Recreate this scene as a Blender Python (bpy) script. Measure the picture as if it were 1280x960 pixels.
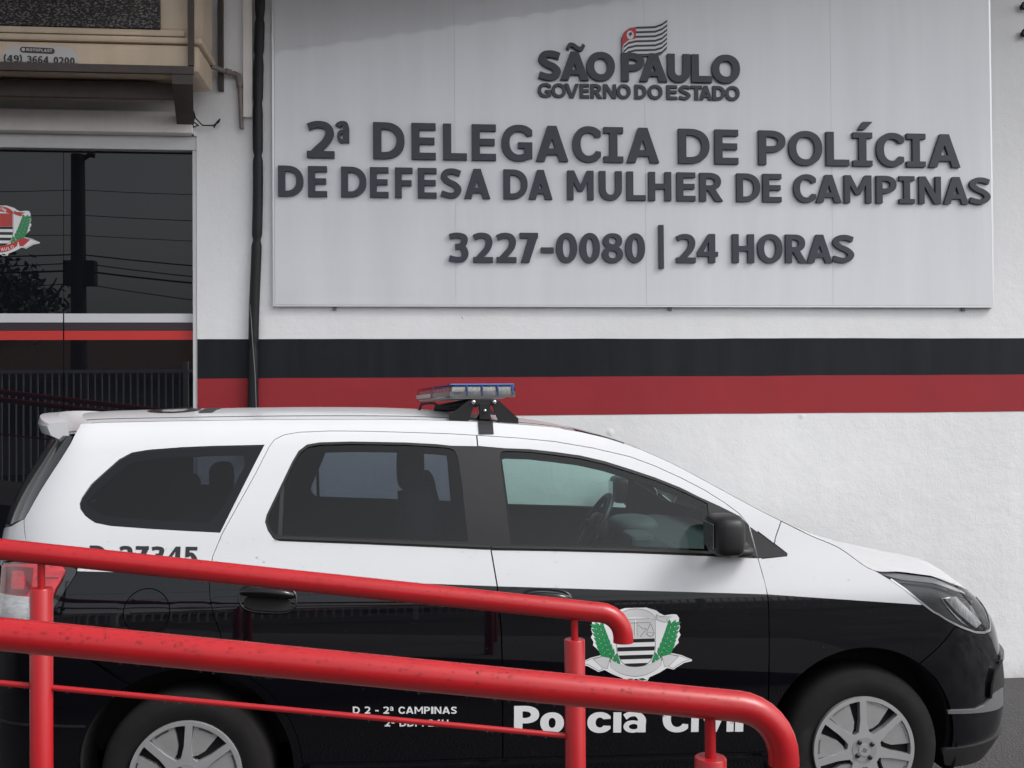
import bpy, bmesh, math, random
import numpy as np
from mathutils import Vector, Matrix
from mathutils.geometry import delaunay_2d_cdt
random.seed(7); RNG = np.random.default_rng(7)
for o in list(bpy.data.objects): bpy.data.objects.remove(o)
SC = bpy.context.scene; COL = SC.collection

# ------------------------------------------------------------------ camera
cd = bpy.data.cameras.new('camera'); cam = bpy.data.objects.new('camera', cd); COL.objects.link(cam)
cd.sensor_fit = 'HORIZONTAL'; cd.sensor_width = 36; cd.lens = 36.0; cd.clip_start = .05; cd.clip_end = 500
_r, _u, _f = (.99549482, -.09456156, -.00694033), (.00563387, -.014076, .99988506), (.09464838, .9954195, .01347984)
cam.matrix_world = Matrix(((_r[0], _u[0], -_f[0], 0), (_r[1], _u[1], -_f[1], 0), (_r[2], _u[2], -_f[2], 1.7196), (0, 0, 0, 1)))
SC.camera = cam

# ------------------------------------------------------------------ overcast sky, soft sun, exposure
W = bpy.data.worlds.new('World'); SC.world = W; W.use_nodes = True
nt = W.node_tree; bg = nt.nodes['Background']
sky = nt.nodes.new('ShaderNodeTexSky'); sky.sky_type = 'NISHITA'; sky.sun_disc = False
SUN_EL, SUN_AZ = math.radians(48), math.radians(116)      # off to the right, in front of the wall
sky.sun_elevation = SUN_EL; sky.sun_rotation = SUN_AZ; sky.air_density = 1.0; sky.dust_density = 4.0; sky.ozone_density = 1.0
hs = nt.nodes.new('ShaderNodeHueSaturation'); hs.inputs['Saturation'].default_value = .22
nt.links.new(sky.outputs[0], hs.inputs['Color']); nt.links.new(hs.outputs[0], bg.inputs[0])
bg.inputs[1].default_value = .14
sl = bpy.data.lights.new('sun', 'SUN'); sl.energy = .9; sl.angle = math.radians(20); sl.color = (1, .985, .965)
sun = bpy.data.objects.new('sun', sl); COL.objects.link(sun)
_d = Vector((math.sin(SUN_AZ) * math.cos(SUN_EL), math.cos(SUN_AZ) * math.cos(SUN_EL), math.sin(SUN_EL)))
sun.rotation_euler = (-_d).to_track_quat('-Z', 'Y').to_euler()
SC.view_settings.view_transform = 'Standard'; SC.view_settings.look = 'None'
SC.view_settings.gamma = 1; SC.view_settings.use_curve_mapping = False
SC.view_settings.exposure = .94
SC.cycles.max_bounces = 10; SC.cycles.transparent_max_bounces = 24; SC.cycles.glossy_bounces = 5
SC.cycles.caustics_reflective = False; SC.cycles.caustics_refractive = False

# ------------------------------------------------------------------ materials
def mat(name, col, rough=.5, metal=0, coat=0, coat_rough=.05, coat_ior=1.5, spec=.5, var=0, vscale=6, bump=0, bscale=60, rvar=0, col2=None, stretch=None, bdist=.002):
    m = bpy.data.materials.new(name); m.use_nodes = True; t = m.node_tree; p = t.nodes['Principled BSDF']
    p.inputs['Base Color'].default_value = (*col, 1); p.inputs['Roughness'].default_value = rough
    p.inputs['Metallic'].default_value = metal; p.inputs['Coat Weight'].default_value = coat
    p.inputs['Coat Roughness'].default_value = coat_rough; p.inputs['Coat IOR'].default_value = coat_ior; p.inputs['Specular IOR Level'].default_value = spec
    co = t.nodes.new('ShaderNodeTexCoord'); src = co.outputs['Object']
    if stretch:
        mp = t.nodes.new('ShaderNodeMapping'); mp.inputs['Scale'].default_value = stretch
        t.links.new(src, mp.inputs[0]); src = mp.outputs[0]
    if var or rvar:
        n = t.nodes.new('ShaderNodeTexNoise'); n.inputs['Scale'].default_value = vscale; n.inputs['Detail'].default_value = 6
        n.inputs['Roughness'].default_value = .65; t.links.new(src, n.inputs['Vector'])
        if var:
            r = t.nodes.new('ShaderNodeValToRGB'); c2 = col2 or tuple(max(0, c * (1 - var)) for c in col)
            r.color_ramp.elements[0].position = .3; r.color_ramp.elements[1].position = .68
            r.color_ramp.elements[0].color = (*c2, 1); r.color_ramp.elements[1].color = (*col, 1)
            t.links.new(n.outputs[0], r.inputs[0]); t.links.new(r.outputs[0], p.inputs['Base Color'])
        if rvar:
            q = t.nodes.new('ShaderNodeMapRange'); q.inputs['From Min'].default_value = .35; q.inputs['From Max'].default_value = .65
            q.inputs['To Min'].default_value = rough; q.inputs['To Max'].default_value = rough + rvar
            t.links.new(n.outputs[0], q.inputs[0]); t.links.new(q.outputs[0], p.inputs['Roughness'])
    if bump:
        b = t.nodes.new('ShaderNodeTexNoise'); b.inputs['Scale'].default_value = bscale; b.inputs['Detail'].default_value = 4
        t.links.new(src, b.inputs['Vector'])
        bp = t.nodes.new('ShaderNodeBump'); bp.inputs['Strength'].default_value = bump; bp.inputs['Distance'].default_value = bdist
        t.links.new(b.outputs[0], bp.inputs['Height']); t.links.new(bp.outputs[0], p.inputs['Normal'])
    return m
def glass(name, tint, ior=1.5, rough=0.0):
    m = bpy.data.materials.new(name); m.use_nodes = True; t = m.node_tree; t.nodes.clear()
    o = t.nodes.new('ShaderNodeOutputMaterial'); mx = t.nodes.new('ShaderNodeMixShader'); fr = t.nodes.new('ShaderNodeFresnel')
    tr = t.nodes.new('ShaderNodeBsdfTransparent'); g = t.nodes.new('ShaderNodeBsdfGlossy')
    fr.inputs['IOR'].default_value = ior; tr.inputs[0].default_value = (*tint, 1); g.inputs['Roughness'].default_value = rough
    t.links.new(fr.outputs[0], mx.inputs[0]); t.links.new(tr.outputs[0], mx.inputs[1]); t.links.new(g.outputs[0], mx.inputs[2])
    t.links.new(mx.outputs[0], o.inputs[0]); return m
def wall_mat():
    m = mat('white_stucco', (.725, .73, .74), rough=.85, var=.07, vscale=1.6)
    t = m.node_tree; p = t.nodes['Principled BSDF']; co = t.nodes.new('ShaderNodeTexCoord')
    n1 = t.nodes.new('ShaderNodeTexNoise'); n1.inputs['Scale'].default_value = 7; n1.inputs['Detail'].default_value = 9; n1.inputs['Roughness'].default_value = .72
    n2 = t.nodes.new('ShaderNodeTexVoronoi'); n2.inputs['Scale'].default_value = 6
    mp = t.nodes.new('ShaderNodeMapping'); mp.inputs['Rotation'].default_value = (math.radians(90), 0, 0)
    br = t.nodes.new('ShaderNodeTexBrick'); br.inputs['Scale'].default_value = 1; br.inputs['Mortar Size'].default_value = .006
    br.inputs['Mortar Smooth'].default_value = 1; br.inputs['Brick Width'].default_value = .4; br.inputs['Row Height'].default_value = .2
    br.inputs[1].default_value = (1, 1, 1, 1); br.inputs[2].default_value = (1, 1, 1, 1); br.inputs[3].default_value = (0, 0, 0, 1)
    wv = t.nodes.new('ShaderNodeTexNoise'); wv.inputs['Scale'].default_value = 2.2
    t.links.new(co.outputs['Object'], wv.inputs['Vector'])
    ad = t.nodes.new('ShaderNodeVectorMath'); ad.operation = 'MULTIPLY_ADD'; ad.inputs[1].default_value = (.05, .05, .05)
    t.links.new(wv.outputs['Color'], ad.inputs[0]); t.links.new(co.outputs['Object'], ad.inputs[2])
    t.links.new(ad.outputs[0], mp.inputs[0]); t.links.new(mp.outputs[0], br.inputs['Vector'])
    t.links.new(co.outputs['Object'], n1.inputs['Vector']); t.links.new(ad.outputs[0], n2.inputs['Vector'])
    a = t.nodes.new('ShaderNodeMath'); a.operation = 'MULTIPLY_ADD'; a.inputs[1].default_value = .02
    t.links.new(br.outputs['Color'], a.inputs[0]); t.links.new(n1.outputs[0], a.inputs[2])
    # small lumps and nicks of old plaster
    mr = t.nodes.new('ShaderNodeMapRange'); mr.inputs['From Min'].default_value = .0; mr.inputs['From Max'].default_value = .10
    mr.inputs['To Min'].default_value = .9; mr.inputs['To Max'].default_value = 0
    sp = t.nodes.new('ShaderNodeSeparateColor'); t.links.new(n2.outputs['Color'], sp.inputs[0])
    pw = t.nodes.new('ShaderNodeMath'); pw.operation = 'POWER'; pw.inputs[1].default_value = 5; t.links.new(sp.outputs[0], pw.inputs[0])
    pm = t.nodes.new('ShaderNodeMath'); pm.operation = 'MULTIPLY_ADD'; pm.inputs[1].default_value = .16; pm.inputs[2].default_value = .004; t.links.new(pw.outputs[0], pm.inputs[0])
    t.links.new(pm.outputs[0], mr.inputs['From Max']); t.links.new(n2.outputs['Distance'], mr.inputs[0])
    a2 = t.nodes.new('ShaderNodeMath'); a2.operation = 'ADD'; t.links.new(a.outputs[0], a2.inputs[0]); t.links.new(mr.outputs[0], a2.inputs[1])
    bp = t.nodes.new('ShaderNodeBump'); bp.inputs['Strength'].default_value = .5; bp.inputs['Distance'].default_value = .012
    t.links.new(a2.outputs[0], bp.inputs['Height']); t.links.new(bp.outputs[0], p.inputs['Normal'])
    return m
def weather(m, streak=.10, splash=.0, top=.4, dirt=(.12, .105, .09)):
    """rain streaks down a wall and noise-edged splashes of mud at its foot"""
    t = m.node_tree; p = t.nodes['Principled BSDF']; co = t.nodes.new('ShaderNodeTexCoord')
    mp = t.nodes.new('ShaderNodeMapping'); mp.inputs['Scale'].default_value = (5, 5, .35)
    n = t.nodes.new('ShaderNodeTexNoise'); n.inputs['Scale'].default_value = 1.3; n.inputs['Detail'].default_value = 7; n.inputs['Roughness'].default_value = .6
    t.links.new(co.outputs['Object'], mp.inputs[0]); t.links.new(mp.outputs[0], n.inputs['Vector'])
    r = t.nodes.new('ShaderNodeMapRange'); r.inputs['From Min'].default_value = .42; r.inputs['From Max'].default_value = .66; r.inputs['To Min'].default_value = 0; r.inputs['To Max'].default_value = streak
    t.links.new(n.outputs[0], r.inputs[0]); fac = r.outputs[0]
    if splash:
        s = t.nodes.new('ShaderNodeSeparateXYZ'); t.links.new(co.outputs['Object'], s.inputs[0])
        k = t.nodes.new('ShaderNodeTexNoise'); k.inputs['Scale'].default_value = 9; k.inputs['Detail'].default_value = 8; k.inputs['Roughness'].default_value = .7; t.links.new(co.outputs['Object'], k.inputs['Vector'])
        h = t.nodes.new('ShaderNodeMath'); h.operation = 'MULTIPLY_ADD'; h.inputs[1].default_value = top * 1.6; h.inputs[2].default_value = -top * .45; t.links.new(k.outputs[0], h.inputs[0])
        d = t.nodes.new('ShaderNodeMath'); d.operation = 'SUBTRACT'; t.links.new(h.outputs[0], d.inputs[0]); t.links.new(s.outputs[2], d.inputs[1])
        g = t.nodes.new('ShaderNodeMapRange'); g.inputs['From Min'].default_value = -top * .15; g.inputs['From Max'].default_value = top * .35; g.inputs['To Max'].default_value = splash; t.links.new(d.outputs[0], g.inputs[0])
        a = t.nodes.new('ShaderNodeMath'); a.operation = 'MAXIMUM'; t.links.new(fac, a.inputs[0]); t.links.new(g.outputs[0], a.inputs[1]); fac = a.outputs[0]
    mx = t.nodes.new('ShaderNodeMix'); mx.data_type = 'RGBA'; bc = p.inputs['Base Color']
    if bc.links: t.links.new(bc.links[0].from_socket, mx.inputs[6])
    else: mx.inputs[6].default_value = bc.default_value
    mx.inputs[7].default_value = (*dirt, 1); t.links.new(fac, mx.inputs[0]); t.links.new(mx.outputs[2], bc)
    return m
def asphalt_mat():
    m = mat('damp_asphalt', (.036, .0345, .036), rough=.45, rvar=.4, var=.5, vscale=1.3)
    t = m.node_tree; p = t.nodes['Principled BSDF']; co = t.nodes.new('ShaderNodeTexCoord')
    v = t.nodes.new('ShaderNodeTexVoronoi'); v.inputs['Scale'].default_value = 95
    n = t.nodes.new('ShaderNodeTexNoise'); n.inputs['Scale'].default_value = 160; n.inputs['Detail'].default_value = 6
    t.links.new(co.outputs['Object'], v.inputs['Vector']); t.links.new(co.outputs['Object'], n.inputs['Vector'])
    r = t.nodes.new('ShaderNodeValToRGB'); r.color_ramp.elements[0].position = .3; r.color_ramp.elements[0].color = (.45, .45, .45, 1)
    r.color_ramp.elements[1].position = .75; r.color_ramp.elements[1].color = (2.2, 2.15, 2.1, 1)
    t.links.new(n.outputs[0], r.inputs[0])
    mx = t.nodes.new('ShaderNodeMix'); mx.data_type = 'RGBA'; mx.blend_type = 'MULTIPLY'; mx.inputs[0].default_value = 1
    src = p.inputs['Base Color'].links[0].from_socket
    t.links.new(src, mx.inputs[6]); t.links.new(r.outputs[0], mx.inputs[7]); t.links.new(mx.outputs[2], p.inputs['Base Color'])
    bp = t.nodes.new('ShaderNodeBump'); bp.inputs['Strength'].default_value = .8; bp.inputs['Distance'].default_value = .006
    t.links.new(v.outputs['Distance'], bp.inputs['Height']); t.links.new(bp.outputs[0], p.inputs['Normal'])
    return m
def pad_mat():
    m = mat('dark_mesh_pad', (.02, .018, .018), rough=.7)
    t = m.node_tree; p = t.nodes['Principled BSDF']; co = t.nodes.new('ShaderNodeTexCoord')
    v = t.nodes.new('ShaderNodeTexNoise'); v.inputs['Scale'].default_value = 75; v.inputs['Detail'].default_value = 3
    mp = t.nodes.new('ShaderNodeMapping'); mp.inputs['Scale'].default_value = (1, 1, 1.7)
    t.links.new(co.outputs['Object'], mp.inputs[0]); t.links.new(mp.outputs[0], v.inputs['Vector'])
    r = t.nodes.new('ShaderNodeValToRGB'); r.color_ramp.elements[0].position = .5; r.color_ramp.elements[0].color = (.012, .011, .011, 1)
    r.color_ramp.elements[1].position = .66; r.color_ramp.elements[1].color = (.17, .155, .15, 1)
    t.links.new(v.outputs[0], r.inputs[0]); t.links.new(r.outputs[0], p.inputs['Base Color'])
    bp = t.nodes.new('ShaderNodeBump'); bp.inputs['Strength'].default_value = 1; bp.inputs['Distance'].default_value = .01
    t.links.new(v.outputs[0], bp.inputs['Height']); t.links.new(bp.outputs[0], p.inputs['Normal'])
    return m
M = dict(
    wall=wall_mat(), asphalt=asphalt_mat(), pad=pad_mat(),
    stripe_black=mat('black_wall_paint', (.009, .0105, .0145), rough=.6, spec=.18, var=.25, vscale=4, bump=.25, bscale=30),
    stripe_red=mat('red_wall_paint', (.29, .026, .033), rough=.6, spec=.2, var=.12, vscale=4, bump=.25, bscale=30),
    board=mat('grey_composite_board', (.60, .615, .65), rough=.30, coat=1, coat_rough=.03, coat_ior=1.52, var=.07, vscale=2.2, stretch=(1.6, 1, .16)),
    board_edge=mat('aluminium_edge', (.62, .63, .65), rough=.35, metal=.6),
    letter=mat('slate_letter', (.036, .041, .058), rough=.42, spec=.4, var=.2, vscale=9),
    letter_side=mat('slate_letter_side', (.03, .034, .046), rough=.5),
    flag_red=mat('flag_red', (.45, .04, .05), rough=.5), flag_white=mat('flag_white', (.6, .6, .63), rough=.5), flag_black=mat('flag_black', (.03, .032, .045), rough=.5),
    carwhite=mat('white_car_paint', (.525, .533, .552), rough=.32, coat=.5, coat_rough=.05, var=.03, vscale=3),
    carblack=mat('black_car_paint', (.003, .003, .0045), rough=.012, spec=.40, rvar=.02, vscale=30),
    trim=mat('black_plastic_trim', (.014, .014, .0155), rough=.48, spec=.35, var=.2, vscale=20),
    rubber=mat('black_rubber', (.012, .012, .013), rough=.6),
    darkvoid=mat('dark_body_cavity', (.006, .006, .006), rough=.9),
    tyre=mat('tyre_rubber', (.010, .009, .009), rough=.85, spec=.25, var=.35, vscale=14, bump=.2, bscale=80),
    hubcap=mat('silver_hubcap', (.42, .42, .43), rough=.30, metal=.45, var=.12, vscale=8, coat=.3),
    hubcap_flat=mat('silver_hubcap_flat', (.34, .335, .34), rough=.38, metal=.4, var=.15, vscale=10),
    nut=mat('dark_nut', (.03, .03, .03), rough=.35, metal=.6),
    chrome=mat('satin_chrome', (.55, .56, .58), rough=.22, metal=1), silver=mat('grey_bumper_strip', (.15, .155, .165), rough=.35, metal=.3),
    seat=mat('grey_seat_fabric', (.035, .036, .04), rough=.9, var=.3, vscale=30), dash=mat('grey_dashboard', (.06, .063, .065), rough=.7),
    liner=mat('grey_headliner', (.22, .22, .22), rough=.9),
    gfront=glass('green_tinted_glass', (.66, .83, .80)), grear=glass('dark_tinted_glass', (.36, .41, .465)),
    gquart=glass('darker_tinted_glass', (.24, .27, .31)), gclear=glass('clear_lens', (.94, .945, .955), 1.49, .02), gblack=mat('black_tailgate_glass', (.006, .006, .007), rough=.12, coat=1, coat_rough=.02),
    gred=mat('red_lamp_lens', (.58, .022, .035), rough=.12, coat=1, coat_rough=.03, var=.45, vscale=22, stretch=(1, 1, 3)),
    gwhite=mat('clear_reversing_lens', (.55, .55, .56), rough=.12, coat=1, var=.4, vscale=30, stretch=(1, 1, 6)),
    lampdark=mat('dark_lamp_housing', (.11, .113, .122), rough=.3, metal=.35, var=.35, vscale=12, stretch=(.5, 1, 5)), reflector=mat('lamp_reflector', (.75, .77, .80), rough=.12, metal=1, bump=.5, bscale=35),
    red=mat('red_gloss_enamel', (.345, .008, .012), rough=.3, spec=.42, var=.12, vscale=9, bump=.08, bscale=25),
    drop=None,
    beige=mat('beige_plastic', (.53, .43, .32), rough=.55, var=.12, vscale=4), beige_dark=mat('dark_beige_plastic', (.27, .215, .165), rough=.6, var=.25, vscale=5),  # the second beige is a deeper tone for the water tray
    rust=mat('brown_painted_steel', (.055, .040, .036), rough=.6, var=.4, vscale=12, bump=.2), plate=mat('grey_label_plate', (.42, .41, .41), rough=.5),
    ink=mat('black_ink', (.015, .015, .017), rough=.5), pvc=mat('grey_pvc_pipe', (.20, .175, .16), rough=.6, var=.4, vscale=14),
    lintel=mat('white_lintel_paint', (.80, .78, .76), rough=.6, var=.14, vscale=2.5), alu=mat('white_aluminium_frame', (.55, .55, .56), rough=.35, var=.1, vscale=5),
    doorglass=mat('dark_film_glass', (.006, .0065, .009), rough=.0, spec=.45),
    film_white=mat('white_film', (.60, .60, .63), rough=.3), film_dark=mat('plum_film', (.035, .026, .034), rough=.25), film_red=mat('red_film', (.52, .035, .03), rough=.3),
    cable=mat('black_conduit', (.011, .012, .014), rough=.5, spec=.25), wire=mat('grey_wire', (.16, .16, .17), rough=.5),
    decal_white=mat('white_decal', (.74, .74, .75), rough=.35, coat=.3), decal_grey=mat('grey_decal', (.58, .58, .585), rough=.35, coat=.3), decal_line=mat('grey_decal_line', (.12, .12, .125), rough=.4),
    green=mat('green_decal', (.010, .25, .075), rough=.35, coat=.3), greenline=mat('dark_green_decal', (.004, .05, .018), rough=.4), decal_black=mat('black_decal', (.012, .012, .014), rough=.35),
    tile=mat('roof_tile', (.20, .11, .075), rough=.8, var=.4, vscale=5), soffit=mat('pale_soffit', (.72, .70, .68), rough=.8, var=.3, vscale=3),
    concrete=mat('concrete', (.13, .125, .12), rough=.8, var=.25, vscale=2, bump=.3, bscale=40), house=mat('plaster_house', (.38, .36, .34), rough=.8, var=.2, vscale=1),
    steel=mat('grey_fence_steel', (.80, .81, .82), rough=.5), wood=mat('dark_pole', (.05, .045, .04), rough=.8, var=.3), leaf=mat('leaf', (.04, .075, .025), rough=.6, var=.5, vscale=3),
    lensdeep=mat('deep_red_lens', (.17, .01, .014), rough=.15, coat=1, var=.4, vscale=30, stretch=(1, 1, 4)), lampgrey=mat('grey_lamp_lens', (.44, .45, .47), rough=.25, var=.5, vscale=14, stretch=(.4, 1, 9)), lampwhite=mat('lamp_white_guide', (.55, .56, .58), rough=.25, var=.6, vscale=35, stretch=(3, 1, 1)),
    bar_blue=mat('blue_lens', (.04, .17, .55), rough=.12, coat=1), bar_red=mat('red_lens', (.22, .02, .025), rough=.15, coat=1), led=mat('led_module', (.85, .87, .86), rough=.25, metal=.1, var=.55, vscale=90, bump=.6, bscale=120),
)
M['drop'] = glass('water_drop', (.97, .97, .97), 1.27, .18)

weather(M['wall'], .05, .45, .35, (.30, .28, .26)); weather(M['board'], .10, dirt=(.30, .31, .34)); weather(M['stripe_red'], .16, dirt=(.20, .03, .035)); weather(M['stripe_black'], .25, dirt=(.028, .03, .036))
weather(M['carblack'], .0, .5, .5, (.045, .04, .036)); weather(M['tyre'], .0, .4, .6, (.05, .045, .04)); weather(M['beige'], .25, dirt=(.25, .19, .13)); weather(M['lintel'], .3, dirt=(.35, .32, .29))

# ------------------------------------------------------------------ object helpers
LOC = {}
def tag(o, label=None, cat=None, group=None, kind=None):
    if label: o['label'] = label
    if cat: o['category'] = cat
    if group: o['group'] = group
    if kind: o['kind'] = kind
    return o
def empty(name, loc, label, cat, group=None):
    o = bpy.data.objects.new(name, None); COL.objects.link(o); o.location = loc; o.empty_display_size = .2; LOC[o.name] = np.array(loc, float)
    return tag(o, label, cat, group)
def obj(name, V, F, mats, parent=None, mi=None, smooth=False, N=None, loc=None):
    """one mesh object; V in world metres"""
    V = np.asarray(V, float).reshape(-1, 3)
    if parent is not None: L = LOC[parent.name]
    elif loc is not None: L = np.array(loc, float)
    else: L = np.array([(V[:, 0].min() + V[:, 0].max()) / 2, (V[:, 1].min() + V[:, 1].max()) / 2, V[:, 2].min()])
    me = bpy.data.meshes.new(name); me.from_pydata((V - L).tolist(), [], [tuple(int(i) for i in f) for f in F])
    if not isinstance(mats, (list, tuple)): mats = [mats]
    for m in mats: me.materials.append(m)
    if mi is not None: me.polygons.foreach_set('material_index', np.asarray(mi, np.int32))
    if smooth is not False:
        me.polygons.foreach_set('use_smooth', np.full(len(F), True) if smooth is True else np.asarray(smooth, bool))
    if N is not None: me.normals_split_custom_set_from_vertices([tuple(n) for n in N])
    me.update()
    o = bpy.data.objects.new(name, me); COL.objects.link(o)
    if parent is not None: o.parent = parent; LOC[o.name] = L
    else: o.location = L; LOC[o.name] = L
    return o
class MB:
    """collects simple shapes into one mesh"""
    def __init__(s): s.V = []; s.F = []; s.I = []; s.S = []
    def add(s, V, F, mi=0, smooth=False):
        n = len(s.V); s.V += [tuple(v) for v in np.asarray(V, float)]; s.F += [tuple(i + n for i in f) for f in F]
        s.I += [mi] * len(F); s.S += [smooth] * len(F); return s
    def box(s, x0, x1, y0, y1, z0, z1, bev=0, mi=0):
        bm = bmesh.new(); bmesh.ops.create_cube(bm, size=1)
        for v in bm.verts: v.co = ((x0 + x1) / 2 + v.co.x * (x1 - x0), (y0 + y1) / 2 + v.co.y * (y1 - y0), (z0 + z1) / 2 + v.co.z * (z1 - z0))
        if bev: bmesh.ops.bevel(bm, geom=bm.edges[:], offset=bev, segments=2, affect='EDGES', profile=.6)
        bm.verts.index_update(); s.add([v.co[:] for v in bm.verts], [[v.index for v in f.verts] for f in bm.faces], mi); bm.free(); return s
    def tube(s, path, r, n=14, mi=0, cap=True):
        P = np.asarray(path, float); R = np.full(len(P), r) if np.isscalar(r) else np.asarray(r, float)
        T = np.gradient(P, axis=0); T /= np.linalg.norm(T, axis=1, keepdims=True)
        up = np.array([0, 0, 1.]) if abs(T[0][2]) < .9 else np.array([0, 1., 0]); V = []
        a = np.cross(T[0], up); a /= np.linalg.norm(a)
        for p, t, q in zip(P, T, R):
            a = a - t * (a @ t); a /= np.linalg.norm(a); b = np.cross(t, a)
            for k in range(n):
                w = 2 * math.pi * k / n; V.append(p + q * (math.cos(w) * a + math.sin(w) * b))
        F = [(i * n + k, i * n + (k + 1) % n, (i + 1) * n + (k + 1) % n, (i + 1) * n + k) for i in range(len(P) - 1) for k in range(n)]
        s.add(V, F, mi, True)
        if cap: s.add(V[:n], [tuple(range(n))[::-1]], mi); s.add(V[-n:], [tuple(range(n))], mi)
        return s
    def lathe_y(s, c, prof, n=48, mi=0):
        """prof: list of (radius, y) turned about the y axis through c"""
        V = [(c[0] + r * math.cos(2 * math.pi * k / n), y, c[2] + r * math.sin(2 * math.pi * k / n)) for r, y in prof for k in range(n)]
        F = [(i * n + k, (i + 1) * n + k, (i + 1) * n + (k + 1) % n, i * n + (k + 1) % n) for i in range(len(prof) - 1) for k in range(n)]
        return s.add(V, F, mi, True)
    def ball(s, c, r, n=(1, 1), seg=20, mi=0):
        """rounded box / ellipsoid: r=(rx,ry,rz), n<1 gives boxier shapes"""
        pw = lambda v, e: math.copysign(abs(v) ** e, v); V = []; F = []; h = seg // 2
        for i in range(h + 1):
            for k in range(seg):
                f = -math.pi / 2 + math.pi * i / h; w = 2 * math.pi * k / seg
                V.append((c[0] + r[0] * pw(math.cos(f), n[0]) * pw(math.cos(w), n[1]), c[1] + r[1] * pw(math.cos(f), n[0]) * pw(math.sin(w), n[1]), c[2] + r[2] * pw(math.sin(f), n[0])))
        F = [(i * seg + k, i * seg + (k + 1) % seg, (i + 1) * seg + (k + 1) % seg, (i + 1) * seg + k) for i in range(h) for k in range(seg)]
        return s.add(V, F, mi, True)
    def make(s, name, mats, parent=None, loc=None): return obj(name, s.V, s.F, mats, parent, s.I, s.S, loc=loc)

# ---- flat outlines painted in order (later outlines cover or erase earlier ones), meshed and laid on a surface
def inside(poly, P):
    x, y = P[:, 0], P[:, 1]; r = np.zeros(len(P), bool); a = np.asarray(poly, float); b = np.roll(a, 1, 0)
    for (x1, y1), (x2, y2) in zip(a, b):
        c = (y1 > y) != (y2 > y)
        if c.any(): r ^= c & (x < (x2 - x1) * (y - y1) / ((y2 - y1) or 1e-12) + x1)
    return r
def inset(poly, d):
    a = np.asarray(poly, float); s = np.sum(a[:, 0] * np.roll(a[:, 1], -1) - np.roll(a[:, 0], -1) * a[:, 1])
    if s < 0: a = a[::-1]
    p, q = np.roll(a, 1, 0), np.roll(a, -1, 0)
    e1 = a - p; e2 = q - a; e1 /= np.maximum(np.linalg.norm(e1, axis=1, keepdims=True), 1e-9); e2 /= np.maximum(np.linalg.norm(e2, axis=1, keepdims=True), 1e-9)
    n1 = np.stack([-e1[:, 1], e1[:, 0]], 1); n2 = np.stack([-e2[:, 1], e2[:, 0]], 1); n = n1 + n2; n /= np.maximum((1 + (n1 * n2).sum(1, keepdims=True)), .35)
    return a + n * d
def dens(poly, res):
    out = []; a = np.asarray(poly, float)
    for p, q in zip(a, np.roll(a, -1, 0)):
        k = max(1, int(math.ceil(np.linalg.norm(q - p) / res))); out += [p + (q - p) * i / k for i in range(k)]
    return np.array(out)
def smooth_poly(poly, it=2):
    a = np.asarray(poly, float)
    for _ in range(it):
        q = np.roll(a, -1, 0); a = np.stack([a * .75 + q * .25, a * .25 + q * .75], 1).reshape(-1, 2)
    return a
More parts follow.
